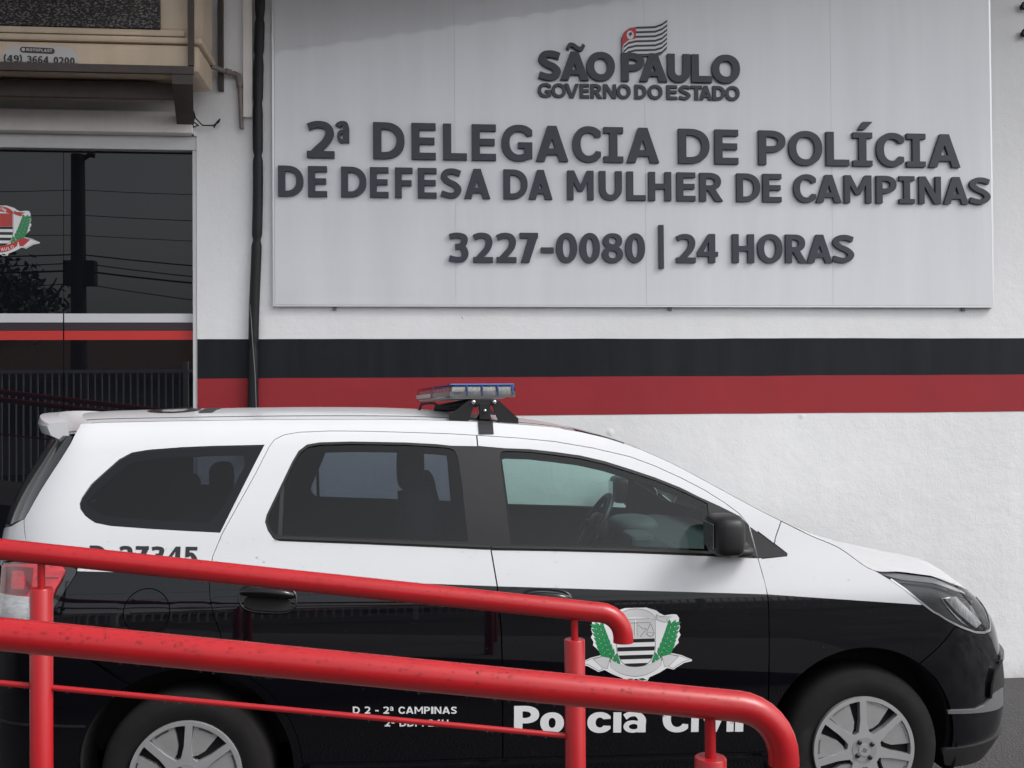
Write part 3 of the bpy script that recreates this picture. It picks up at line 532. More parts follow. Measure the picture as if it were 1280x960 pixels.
# ---- tiled eave jutting out over the sign (its scalloped edge mirrors in the glossy boards)
V = []; F = []; n = 420; xa, xb = -1.04, 6.4
for i in range(n + 1):
    x = xa + (xb - xa) * i / n; zb = 4.05 + (x + .96) * .1787; s = abs(math.sin(math.pi * x / .19)) * .032
    for y, dz in ((4.72, 0), (5.92, .2)):
        V += [(x, y, zb + dz + s), (x, y, zb + dz + s + .03)]
for i in range(n):
    a = i * 4; b = a + 4; F += [(a, b, b + 2, a + 2), (a + 1, a + 3, b + 3, b + 1), (a, a + 1, b + 1, b), (a + 2, b + 2, b + 3, a + 3)]
eave = obj('roof_eave', V, F, M['soffit']); tag(eave, 'scalloped tile eave jutting from the wall above the sign', 'roof')
cn = empty('shade_canopy', (-3, 5, 4.1), 'unseen canopy slab added to shade the air cooler and glass entrance', 'canopy')  # canopy added out of view to keep the cooler and doorway dark
MB().box(-6, -1.12, 4.75, 5.91, 4.16, 4.26, .01).make('slab', M['soffit'], cn)
MB().box(-6, -1.12, 4.72, 4.748, 4.12, 4.28, .004).make('fascia', M['rust'], cn)

# ---- evaporative cooler on its bracket above the door
ck = empty('evaporative_cooler', (-2.0, 5.6, 3.42), 'beige box air cooler with a black mesh front above the entrance', 'air cooler')
b = MB()
b.box(-3.1, -1.105, 5.47, 5.83, 3.605, 4.06, .06).box(-3.12, -1.098, 5.45, 5.84, 3.578, 3.612, .012).box(-3.11, -1.112, 5.458, 5.83, 3.43, 3.577, .03).box(-3.11, -1.185, 5.456, 5.5, 3.616, 3.65, .008)
b.make('housing', M['beige'], ck)
MB().box(-3.02, -1.309, 5.450, 5.469, 3.652, 4.0, .004).make('mesh_pad', M['pad'], ck)
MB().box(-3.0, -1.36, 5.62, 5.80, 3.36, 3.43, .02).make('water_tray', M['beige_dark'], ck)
pl = sheet('label_plate', [([(-2.103, 3.466), (-1.719, 3.466)] + arc(-1.797, 3.472, .076, .076, 0, 90, 8) + arc(-2.021, 3.472, .08, .076, 90, 180, 8), 0)], flat(5.458), M['plate'], ck, front=.003, back=0, res=.1)
sheet('maker_badge', [([(-1.995, 3.512)] + arc(-1.995, 3.527, .015, .015, 270, 90, 8) + arc(-1.852, 3.523, .015, .015, 90, -90, 8), 0)], flat(5.455), M['rust'], pl, front=.002, res=.1, grid=False)
sheet('badge_lettering', sum(line_ops('ROTOPLAST', -1.977, -1.850, 3.520, 3.517, .014), []) + [(arc(-1.992, 3.527, .0085, .0085, 0, 350, 12), 0)], flat(5.455), M['plate'], pl, front=.0035, res=.1, grid=False)
WID.update({'(': .3, ')': .3, '9': .68, '6': .68})
_g0 = glyph
def glyph(ch, w, *a, **k):
    if ch == '(': return [(stroke([(w, 1.1), (w * .45, .75), (w * .45, .25), (w, -.1)], .2, .2), 0)]
    if ch == ')': return [(stroke([(0, 1.1), (w * .55, .75), (w * .55, .25), (0, -.1)], .2, .2), 0)]
    if ch == '9': return [([(w - x, 1 - y) for x, y in p], v) for p, v in glyph('6', w, *a, **k)]
    if ch == '6': return [(arc(w / 2, .31, w / 2, .32, 0, 350, 28), 0), ((arc(w / 2, .30, w / 2 - .22, .14, 0, 350, 20)), -1), (stroke([(w * .12, .3), (w * .18, .7), (w * .55, .92), (w * .92, .88)], .17, .2), 0)]
    return _g0(ch, w, *a, **k)
for t_, a_, b_ in (('(49)', -2.090, -1.998), ('3664', -1.974, -1.868), ('0200', -1.843, -1.738)): sheet('phone_lettering', sum(line_ops(t_, a_, b_, 3.462 - (a_ + 2.09) * .018, 3.462 - (b_ + 2.09) * .018, .036), []), flat(5.455), M['ink'], pl, front=.003, res=.1, grid=False)

br = empty('cooler_bracket', (-2.0, 5.6, 3.4), 'rusty brown steel frame holding up the beige air cooler', 'bracket')
MB().box(-3.3, -1.136, 5.425, 5.447, 3.411, 3.453, .002).make('front_rail', M['rust'], br)
MB().box(-3.3, -1.22, 5.585, 5.615, 3.325, 3.41, .002).make('rear_rail', M['rust'], br)
for x in (-1.162, -3.25): MB().box(x, x + .029, 5.42, 5.446, 3.455, 4.08, .002).make('upright', M['rust'], br)
MB().box(-1.097, -1.068, 5.885, 5.918, 3.468, 4.1, .002).make('upright', M['rust'], br)
V = [(-1.243, 5.43, 3.4095), (-1.138, 5.43, 3.4095), (-1.236, 5.915, 3.30), (-1.326, 5.915, 3.30)]
V = V + [(x, y, z - .05) for x, y, z in V]
obj('side_arm', V, [(0, 1, 2, 3), (7, 6, 5, 4), (0, 4, 5, 1), (1, 5, 6, 2), (2, 6, 7, 3), (3, 7, 4, 0)], M['rust'], br)

p = MB(); p.tube([(-1.12, 5.80, 3.575), (-1.06, 5.87, 3.572), (-1.0, 5.895, 3.562)], .0135).tube([(-1.012, 5.895, 3.564), (-.985, 5.895, 3.555), (-.978, 5.895, 3.52), (-.976, 5.895, 3.49)], .0185).tube([(-.978, 5.895, 3.52), (-.966, 5.895, 3.252)], .0125)
p.tube([(-1.05, 5.87, 3.571), (-1.025, 5.888, 3.568)], .018); p.make('drain_pipe', M['pvc']); tag(bpy.data.objects['drain_pipe'], 'short grey drain pipe with an elbow beside the air cooler', 'pipe')
w = MB(); w.tube([(-1.23, 5.9, 3.34), (-1.215, 5.86, 3.30), (-1.18, 5.88, 3.265), (-1.12, 5.87, 3.262), (-1.09, 5.88, 3.285), (-1.085, 5.89, 3.305), (-1.105, 5.89, 3.285), (-1.12, 5.89, 3.255)], .004, 8)
w.tube([(-1.236, 5.9, 3.35), (-1.225, 5.88, 3.31), (-1.235, 5.88, 3.27), (-1.238, 5.9, 3.21)], .006, 8).tube([(-1.24, 5.89, 3.29), (-1.2, 5.87, 3.262), (-1.24, 5.88, 3.25)], .005, 8)
tag(w.make('loose_wire', M['cable']), 'loose black wire ends dangling at the corner of the lintel', 'wire')

# ---- black cable conduit strapped down the wall, with a thin wire along it
zs = np.arange(1.45, 4.6, .03); P = []; R = []
for z in zs:
    x = np.interp(z, [1.6, 1.72, 2.44, 3.6, 5.5], [-.913, -.911, -.889, -.868, -.85]) + .004 * math.sin(z * 5)
    d = min(abs(z - t) for t in (2.02, 2.62, 3.10, 3.39, 3.66, 3.89, 4.3, 4.8)); r = .029 - .008 * math.exp(-(d / .018) ** 2)
    P.append((x, 5.888, z)); R.append(r if z > 1.75 else .03)
cb = MB().tube(P, R, 14)
tag(cb.make('cable_conduit', M['cable']), 'thick black cable conduit running down the wall left of the sign', 'conduit')
tag(MB().tube([(-.915, 5.905, 2.36), (-.918, 5.868, 2.25), (-.905, 5.854, 2.06), (-.891, 5.852, 1.86), (-.885, 5.857, 1.66)], .0022, 8).make('thin_wire', M['wire']), 'thin grey wire lying across the foot of the black conduit', 'wire')
tag(MB().box(-.958, -.905, 5.893, 5.919, 3.32, 4.55, .003).make('wall_strip', M['lintel']), 'slim white raised duct on the wall beside the black conduit', 'strip')  # a slim raised band in lintel white
for z, l in ((4.089, 'upper'), (3.922, 'lower')):
    tag(MB().tube([(3.722 + .022 * math.cos(a), 5.89, z + .022 * math.sin(a)) for a in np.linspace(.6, 5.7, 12)], .007, 8).box(3.705, 3.735, 5.889, 5.92, z - .012, z + .012, .003).make('wall_hook', M['cable']), f'small black hook on the wall right of the sign, {l} of the two', 'hook', 'wall hooks')

# ================================================================== access ramp and its red handrails
def ztop(x): return .47 - .131 * (x + .95)
V = []
for x in (-5.0, 2.62): V += [(x, .9, -.02), (x, 2.62, -.02), (x, 2.62, max(ztop(x), .004)), (x, .9, max(ztop(x), .004))]
o = obj('ramp', V, [(0, 1, 2, 3), (7, 6, 5, 4), (0, 4, 5, 1), (1, 5, 6, 2), (2, 6, 7, 3), (3, 7, 4, 0)], M['concrete'], loc=(0, 1.8, 0)); tag(o, kind='structure')
def bend(x0, z0, xe, ze, r, Y, xl=-4.8):
    s = -.1305; zc = z0 + s * (xe - x0); a = math.atan(.1305); t = r * math.tan((math.pi / 2 - a) / 2)
    c = (xe - r, zc - t); P = [(xl, Y, z0 + s * (xl - x0))] + [(x, Y, z0 + s * (x - x0)) for x in np.linspace(xl + .4, xe - t * math.cos(a) - .02, 24)]
    for w in np.linspace(math.pi / 2 - a, 0, 9): P.append((c[0] + r * math.cos(w), Y, c[1] + r * math.sin(w)))
    P.append((xe, Y, ze)); return P
def handrail(nm, label, Y, x0, z0, xe, ze, r, rad, posts, rod_z, rod_end):
    h = empty(nm, (0, Y, ztop(0)), label, 'handrail', 'red ramp handrails')
    path = bend(x0, z0, xe, ze, r, Y); MB().tube(path, rad, 28).make('top_rail', M['red'], h)
    zr = lambda x: z0 - .1305 * (x - x0)
    for x, zt in posts:
        p = MB().tube([(x, Y, max(ztop(x), 0) - .01), (x, Y, zt - .002), (x, Y, zt)], [rad * 1.03, rad * 1.03, rad * .97], 26); q = p.make('post', M['red'], h)
        MB().tube([(x, Y, zt - .002), (x, Y, zr(x) - rad * .8)], rad * .36, 14).make('pin', M['red'], q)
    if rod_z: MB().tube([(-4.8, Y, rod_z + .13 * 4.8), (rod_end, Y, rod_z - .13 * rod_end)], .0068, 12).make('lower_rod', M['red'], h)
    # rain beads on top, hanging drops below
    V = MB(); k = 0; L = np.array(path)
    def at(x):
        return np.interp(x, L[:-1, 0], L[:-1, 2])
    lo, hi = (-1.05, xe - .03) if Y > 2 else (-.75, xe - .04)
    while k < 800:
        x = random.uniform(lo, hi); a = random.gauss(0, 42); a = max(-95, min(95, a)); w = math.radians(a)
        if random.random() < .35 and a < 15: continue
        s = random.uniform(.0006, .0019) * (1.35 if 45 < abs(a) < 92 else 1)
        c = (x, Y - math.sin(w) * rad * .995, at(x) + math.cos(w) * rad * .995)
        n = (0, -math.sin(w), math.cos(w)); V.ball(c, (s * random.uniform(.9, 1.6), s, s * .75), seg=8); k += 1
    for _ in range(46):
        x = random.uniform(lo, hi); s = random.uniform(.0012, .0024); V.ball((x, Y - random.uniform(0, .006), at(x) - rad - s * .5), (s, s, s * 1.15), seg=8)
    if rod_z:
        for _ in range(34):
            x = random.uniform(lo, rod_end - .02); s = random.uniform(.0012, .0025); V.ball((x, Y - .002, rod_z - .13 * x - .0068 - s * .5), (s, s, s * 1.2), seg=8)
    tag(V.make('water_droplets', M['drop'], h), kind='stuff'); return h
handrail('handrail', 'wet red tube handrail with a lower rod, curling down over the car crest', 2.45, .229, 1.2275, .499, 1.126, .062, .0242, ((-.856, 1.29), (.38, 1.137), (-2.6, 1.52)), .953, .365)
handrail('handrail', 'wet red tube handrail nearest the camera, curling down by the front wheel', 1.60, .149, 1.272, .585, 1.129, .085, .0245, ((.465, 1.146), (-1.05, 1.34), (-2.6, 1.54)), None, 0)

# ================================================================== across the street (seen only as reflections)
hs_ = empty('street_house', (-9, -13, 0), 'low plastered house with a brown tiled gable roof across the street', 'house')
MB().box(-17, 4, -20, -13, 0, 2.5).make('wall', M['house'], hs_)
V = [(-17.6, -12.3, 2.35), (5, -12.3, 2.35), (5, -16.5, 4.0), (-17.6, -16.5, 4.0), (-17.6, -20.6, 2.35), (5, -20.6, 2.35)]
obj('roof', V + [(x, y, z - .15) for x, y, z in V], [(0, 1, 2, 3), (3, 2, 5, 4), (6, 9, 8, 7), (9, 10, 11, 8), (0, 6, 7, 1), (4, 5, 11, 10), (0, 3, 9, 6), (3, 4, 10, 9), (1, 7, 8, 2), (2, 8, 11, 5)], M['tile'], hs_)
for x in (-14, -10, -5, -1): MB().box(x, x + 1.3, -12.99, -12.95, .9, 2.0).make('window', M['gblack'], hs_)
fn = empty('street_fence', (-6, -6.5, 0), 'grey steel bar fence on the far side of the forecourt', 'fence')
b = MB(); b.box(-16, 8, -6.52, -6.48, 2.2, 2.26).box(-16, 8, -6.52, -6.48, .25, .31)
for k in range(200): b.box(-16 + k * .12, -16 + k * .12 + .022, -6.512, -6.488, .3, 2.2)
b.make('bars', M['steel'], fn)
for x in range(-16, 9, 4): MB().box(x - .04, x + .04, -6.55, -6.45, 0, 2.4).make('post', M['steel'], fn)
up = empty('utility_pole', (-6.6, -9, 0), 'dark wooden utility pole with cross arm across the forecourt', 'utility pole')
MB().tube([(-6.6, -9, 0), (-6.62, -9, 6.6)], [.17, .13], 14).make('shaft', M['wood'], up)
MB().tube([(-6.62, -9, 6.45), (-6.4, -9, 6.6), (-6.3, -9, 6.58)], .05, 8).make('lamp_arm', M['wood'], up)
MB().box(-6.9, -6.3, -9.2, -8.95, 4.0, 4.5, .02).make('terminal_box', M['wood'], up)
wv = MB()
for z, sag, r, e in ((5.4, .25, .008, .3), (5.0, .2, .007, .1), (4.62, .3, .014, -.2), (4.45, .35, .012, -.3), (4.30, .3, .02, -.35), (4.05, .4, .01, -.5), (5.9, .3, .007, .6)):
    wv.tube([(-6.6 + 12 * t, -9, z + e * t - sag * 4 * t * (1 - t)) for t in np.linspace(0, 1, 14)], r, 6).tube([(-6.6 - 12 * t, -9, z + .6 * t - sag * 4 * t * (1 - t)) for t in np.linspace(0, 1, 14)], r, 6)
tag(wv.make('overhead_wires', M['cable']), 'sagging black overhead wires strung along the street', 'wires')
def tree(x, y, h, r, label):
    t = empty('tree', (x, y, 0), label, 'tree', 'trees across the street')
    tb = MB().tube([(x, y, 0), (x + .1, y, h * .35), (x - .05, y + .1, h * .6)], [.22, .16, .08], 10)
    for k in range(5):
        a = k * 1.3; tb.tube([(x + .08, y, h * (.32 + .05 * k)), (x + math.cos(a) * r * .4, y + math.sin(a) * r * .4, h * .6), (x + math.cos(a) * r * .8, y + math.sin(a) * r * .8, h * .8)], [.08, .05, .02], 6)
    tb.make('trunk', M['wood'], t); V = []; F = []
    cl = [(RNG.normal(0, r * .5), RNG.normal(0, r * .5), h * .72 + RNG.normal(0, h * .13)) for _ in range(26)]
    for k in range(2600):
        c = cl[k % 26]; p = np.array([x + c[0], y + c[1], c[2]]) + RNG.normal(0, r * .16, 3); u = RNG.normal(0, 1, 3); u /= np.linalg.norm(u); v = np.cross(u, RNG.normal(0, 1, 3)); v /= np.linalg.norm(v)
        n = len(V); V += [tuple(p - u * .12), tuple(p + v * .06), tuple(p + u * .12), tuple(p - v * .06)]; F.append((n, n + 1, n + 2, n + 3))
    obj('crown', V, F, M['leaf'], t)
tree(-10.6, -16, 6.4, 2.0, 'leafy street tree behind the utility pole'); tree(-5.2, -21.5, 5.4, 1.4, 'small bushy tree behind the tiled house')
# ================================================================== the car
# ---- car body surfaces (metres, world X along the car, Y into the scene, Z up) ----
XF, XR, DC, HW = 1.764, -0.856, 3.905, 0.868      # front hub, rear hub, near flank plane, half width
SF, SR = XF+0.30, XR-0.38                          # where the nose / tail start to wrap round
_t=np.linspace(0,np.pi/2,400)
def _arc(n):
    xi=np.sin(_t)**(2/n); et=np.cos(_t)**(2/n); et[-1]=0
    L=np.concatenate([[0],np.cumsum(np.hypot(np.diff(xi)*.62,np.diff(et)*.86))])
    return L/L[-1],xi,et,L[-1]
NOSE=_arc(2.5); TAIL=_arc(3.0)
LN,LT=NOSE[3],TAIL[3]
def crv(pts):
    a=np.array(pts,float)
    def f(x):
        # monotone-ish cubic hermite
        xs,ys=a[:,0],a[:,1]
        m=np.gradient(ys,xs)
        x=np.clip(x,xs[0],xs[-1]); i=np.clip(np.searchsorted(xs,x)-1,0,len(xs)-2)
        h=xs[i+1]-xs[i]; t=(x-xs[i])/h
        return ((2*t**3-3*t**2+1)*ys[i]+(t**3-2*t**2+t)*h*m[i]+(-2*t**3+3*t**2)*ys[i+1]+(t**3-t**2)*h*m[i+1])
    return f
INSET=crv([(.1,.10),(.2,.07),(.3,.045),(.42,.026),(.55,.012),(.68,.003),(.78,0),(.87,.003),(.93,.008),(.99,.022),(1.04,.036),(1.12,.060),(1.25,.098),(1.4,.155),(1.5,.2),(1.56,.233),(1.61,.275),(1.65,.33),(1.7,.42)])
XNOSE=crv([(.1,.64),(.2,.72),(.3,.815),(.42,.84),(.55,.83),(.68,.80),(.77,.765),(.85,.695),(.92,.60),(.98,.525),(1.05,.45),(1.15,.38),(1.7,.36)])   # ahead of front hub
XTAIL=crv([(.1,.72),(.25,.82),(.45,.87),(.62,.875),(.72,.86),(.85,.85),(1.0,.83),(1.12,.83),(1.3,.80),(1.4,.755),(1.5,.695),(1.6,.64),(1.7,.60)]) # behind rear hub
def surf(s,z,off=0.0):
    """near flank: s runs along the car and round nose and tail, z is height"""
    s=np.asarray(s,float); z=np.asarray(z,float)
    w=HW-INSET(z)
    tn=np.clip((s-SF)/LN,0,1); tt=np.clip((SR-s)/LT,0,1)
    xi=np.interp(tn,NOSE[0],NOSE[1]); et=np.interp(tn,NOSE[0],NOSE[2])
    xj=np.interp(tt,TAIL[0],TAIL[1]); eu=np.interp(tt,TAIL[0],TAIL[2])
    x=np.where(s>SF,SF+xi*(XF+XNOSE(z)-SF),np.where(s<SR,SR-xj*(SR-(XR-XTAIL(z))),s))
    y=w*et*eu
    return np.stack([x,DC+HW-y,z+0*x],-1)
def normal(s,z):
    e=2e-3
    du=surf(s+e,z)-surf(s-e,z); dv=surf(s,z+e)-surf(s,z-e)
    n=np.cross(du,dv); return n/np.maximum(np.linalg.norm(n,axis=-1,keepdims=True),1e-9)

# ---- roof / windscreen / bonnet sheet: station s follows the rail, v=+1 near rail, -1 far rail ----
RAIL=crv([(-2.6,1.555),(-1.9,1.600),(-1.62,1.622),(-1.3,1.632),(-.9,1.637),(-.4,1.638),(0.05,1.632),(.35,1.617),(.60,1.592),(.83,1.537),(1.02,1.458),(1.215,1.352),(1.406,1.246),(1.47,1.214),(1.57,1.163),(1.68,1.115),(1.82,1.022),(1.92,1.015),(2.04,.998),(2.18,.979),(2.31,.957),(2.45,.930),(2.6,.900),(2.7,.880),(2.85,.868),(3.4,.86)])
CROWN=crv([(-2.6, 0.02), (-2.0, 0.03), (-1.5, 0.036), (-0.9, 0.044), (0, 0.038), (0.35, 0.024), (0.5, 0.016), (0.7, 0.009), (0.9, 0.007), (1.2, 0.007), (1.45, 0.01), (1.57, 0.015), (1.7, 0.017), (1.82, 0.016), (1.95, 0.01), (2.1, 0.004), (2.25, 0.009), (2.4, 0.021), (2.6, 0.045), (2.8, 0.061), (3.1, 0.055), (3.4, 0)])
BULGE=crv([(-3,-.16),(-1.45,-.16),(-1.2,-.11),(-.9,-.03),(-.6,0),(.3,0),(.6,.02),(1.0,.03),(1.4,.03),(1.6,.02),(1.8,.01),(2.1,.0),(3.4,0)])
def roof(s,v):
    s=np.asarray(s,float); v=np.asarray(v,float)
    R=surf(s,RAIL(s)); yc=DC+HW; h=yc-R[...,1]
    k=np.abs(v)
    return np.stack([R[...,0]+BULGE(s)*(1-v*v),yc-h*v,R[...,2]+CROWN(s)*(1-k**2.4)],-1)

YC = DC + HW
car = empty('police_car', (.45, YC, 0), 'white over black police minivan with a light bar on its roof, parked along the wall', 'car')
FL = lambda s, z, off: surf(s, z) + normal(s, z) * np.asarray(off)
NF = lambda s, z: normal(s, z)
SPLIT = [(-4, 1.10), (-1.272, 1.087), (-1.039, 1.076), (.306, .997), (1.371, .942), (2.0, .886), (4, .74)]
PAINT = [M['carwhite'], M['carblack']]
def flip(o, parent):
    """far-side twin of a near-side part"""
    me = o.data.copy(); c = o.copy(); c.data = me; COL.objects.link(c)
    L = LOC[o.name][1]
    for v in me.vertices: v.co.y = 2 * (YC - L) - v.co.y
    me.flip_normals(); c.parent = parent; LOC[c.name] = LOC[o.name]; return c
def skin(name, ops, mats, parent=car, front=0.0, back=-.016, mask=None, res=.032, **k):
    return sheet(name, ops, FL, mats, parent, front, back, res=res, nfun=NF, mask=mask, **k)
circ = lambda cx, cz, r, a0, a1, n=28: [(cx + r * math.cos(math.radians(a)), cz + r * math.sin(math.radians(a))) for a in np.linspace(a0, a1, n)]
G = .0026
END_F, END_R = SF + LN, SR - LT
rear_top = [(.249, 1.57), (.13, 1.578), (-.041, 1.585), (-.211, 1.591), (-.338, 1.593), (-.464, 1.589), (-.521, 1.579), (-.557, 1.56), (-.575, 1.533), (-.618, 1.437), (-.672, 1.33), (-.733, 1.212), (-.765, 1.128), (-.772, 1.036), (-.766, .977), (-.75, .915), (-.723, .841)]
gapB = [(.249, 1.57), (.251, 1.528), (.291, 1.132), (.311, 1.0), (.324, .824), (.327, .689), (.329, .335)]
front_top = [(.249, 1.57), (.414, 1.558), (.566, 1.542), (.718, 1.515), (.868, 1.479), (.967, 1.441), (1.065, 1.395), (1.162, 1.343), (1.238, 1.293), (1.294, 1.249), (1.325, 1.205), (1.350, 1.077), (1.370, .978), (1.374, .936), (1.376, .883), (1.374, .579), (1.374, .315)]
REAR = rear_top + circ(XR, .33, .425, 72, 5, 14) + [(-.43, .345), (-.064, .337)] + gapB[::-1][:-1]
FRONT = [(a, b) for a, b in front_top] + [(.708, .325)] + gapB[::-1][:-1]
rear_dlo = [(-.574, 1.25), (-.569, 1.277), (-.518, 1.391), (-.481, 1.475), (-.459, 1.515), (-.427, 1.54), (-.377, 1.548), (-.252, 1.55), (-.041, 1.544), (.087, 1.536), (.146, 1.529), (.252, 1.526), (.293, 1.13), (.04, 1.146), (-.204, 1.161), (-.365, 1.17), (-.517, 1.179), (-.541, 1.189), (-.562, 1.218)]
rear_glass = [(-.562, 1.25), (-.557, 1.279), (-.507, 1.391), (-.471, 1.474), (-.451, 1.508), (-.422, 1.531), (-.376, 1.539), (-.252, 1.541), (-.041, 1.535), (.086, 1.526), (.135, 1.521), (.157, 1.512), (.171, 1.482), (.183, 1.39), (.202, 1.163), (.04, 1.171), (-.204, 1.184), (-.365, 1.192), (-.515, 1.2), (-.535, 1.206), (-.552, 1.225)]
front_dlo = [(.246, 1.528), (.36, 1.517), (.462, 1.512), (.563, 1.5), (.664, 1.485), (.764, 1.461), (.863, 1.429), (.962, 1.395), (1.06, 1.355), (1.138, 1.315), (1.216, 1.279), (1.293, 1.239), (1.322, 1.206), (1.347, 1.077), (1.154, 1.089), (.836, 1.107), (.54, 1.12), (.288, 1.129)]
front_glass = [(.337, 1.49), (.345, 1.503), (.363, 1.507), (.461, 1.502), (.562, 1.489), (.663, 1.474), (.763, 1.45), (.862, 1.418), (.961, 1.385), (1.059, 1.344), (1.137, 1.306), (1.166, 1.291), (1.167, 1.227), (1.160, 1.109), (.837, 1.127), (.541, 1.140), (.37, 1.149)]
quarter = [(-1.287, 1.330), (-1.279, 1.352), (-1.236, 1.40), (-1.186, 1.45), (-1.143, 1.492), (-1.098, 1.517), (-1.035, 1.527), (-.915, 1.535), (-.793, 1.539), (-.592, 1.541), (-.740, 1.214), (-.848, 1.221), (-1.005, 1.233), (-1.147, 1.246), (-1.203, 1.258), (-1.249, 1.286), (-1.278, 1.310)]
sail = [(1.329, 1.199), (1.469, 1.093), (1.467, 1.085), (1.350, 1.077)]
agap = [(1.46, 1.214), (1.429, 1.156), (1.422, 1.131)]
tailgap = [(-1.445, 1.633), (-1.45, 1.60), (-1.458, 1.553), (-1.505, 1.467), (-1.547, 1.383), (-1.581, 1.303), (-1.600, 1.270), (-1.555, 1.194), (-1.53, 1.126), (-1.525, 1.112)]
lamp = [(-1.70, 1.095), (-1.60, 1.108), (-1.50, 1.111), (-1.408, 1.110), (-1.330, 1.102), (-1.316, 1.088), (-1.334, 1.051), (-1.355, 1.024), (-1.373, .982), (-1.392, .915), (-1.62, .905), (-1.70, .93)]
lamp_blk = [(-1.74, 1.10), (-1.60, 1.117), (-1.50, 1.120), (-1.408, 1.119), (-1.31, 1.109), (-1.264, 1.092), (-1.266, 1.076), (-1.314, 1.015), (-1.355, .962), (-1.372, .885), (-1.64, .880), (-1.74, .91)]
bumpR = [(-1.372, .873), (-1.189, .764), (-1.087, .687)]
headl = [(1.825, 1.017), (1.918, 1.013), (2.034, .996), (2.14, .982), (2.246, .967), (2.37, .946), (2.50, .918), (2.66, .883), (2.645, .852), (2.557, .808), (2.500, .779), (2.445, .752), (2.37, .752), (2.299, .762), (2.208, .789), (2.125, .821), (2.047, .856), (2.002, .890), (1.935, .947), (1.88, .987)]
rail_pts = lambda a, b, n: [(s, float(RAIL(s))) for s in np.linspace(a, b, n)]

# ---- one-piece body side with door, window and arch openings
side_out = rail_pts(-1.445, 1.46, 70) + agap[1:] + [(1.36, 1.18), (1.374, .93), (1.374, .30), (1.374, .19), (-.45, .19)] + circ(XR, .33, .392, -15, 118, 34) + [(-1.19, .768), (-1.368, .876), (-1.352, .965), (-1.31, 1.018), (-1.262, 1.078), (-1.26, 1.096), (-1.31, 1.114), (-1.40, 1.123), (-1.52, 1.124)] + tailgap[::-1][1:-1]
ops = [(inset(side_out, .0015), 0), (REAR, -1), (FRONT, -1), (quarter, -1), (sail + [], -1)]
fuel_c = (-.993, .935)
side = skin('body_side', ops + [(circ(*fuel_c, .0855, 0, 353, 40), -1)], PAINT, mask=(SPLIT, 1))
far = flip(side, car)
flap = skin('fuel_flap', [(circ(*fuel_c, .0818, 0, 353, 40), 0)], [M['carblack']], side); skin('finger_notch', [(rect(-1.073, .93, -1.052, .945), 0)], [M['trim']], flap, front=.004, back=0, grid=False)
skin('shut_line', [(circ(*fuel_c, .092, 0, 355, 60), 0)], [M['darkvoid']], side, front=-.012, back=None)
qg = skin('quarter_window', [(inset(quarter, .003), 0)], [M['gquart']], side, front=-.003, back=None); flip(qg, far)
q = skin('window_border', [(inset(quarter, .0025), 0), (inset(smooth_poly(quarter, 1), .034), -1)], [M['gblack']], side, front=-.0065, back=None, res=.05); flip(q, far)

# ---- doors
def door_set(nm, out, dlo, gl, tint):
    d = skin(nm, [(inset(out, G), 0), (dlo, -1)], PAINT, mask=(SPLIT, 1)); d2 = flip(d, car)
    f = skin('window_frame', [(dlo, 0), (gl, -1)], [M['trim']], d, front=-.001, back=-.014, res=.05); flip(f, d2)
    w = skin('window_glass', [(inset(gl, -.004), 0)], [tint], d, front=-.006, back=None, res=.05); flip(w, d2)
    return d, d2
rd, rd2 = door_set('rear_door', REAR, rear_dlo, rear_glass, M['grear'])
fd, fd2 = door_set('front_door', FRONT, front_dlo, front_glass, M['gfront'])
q = skin('divider_bar', [([(-.524, 1.197), (-.508, 1.197), (-.507, 1.42), (-.521, 1.39)], 0)], [M['rubber']], rd, front=-.004, back=-.02, grid=False); flip(q, rd2)
for d, d2, a in ((rd, rd2, [(-.535, 1.185), (-.515, 1.186), (-.204, 1.169), (.04, 1.154), (.287, 1.138), (.288, 1.146), (.04, 1.163), (-.204, 1.178), (-.52, 1.195)]), (fd, fd2, [(.294, 1.137), (.54, 1.128), (.836, 1.115), (1.154, 1.098), (1.34, 1.086), (1.338, 1.094), (1.154, 1.106), (.836, 1.123), (.54, 1.136), (.294, 1.145)])):
    q = skin('belt_moulding', [(a[::-1], 0)], [M['rubber']], d, front=.006, back=-.004, res=.06); flip(q, d2)
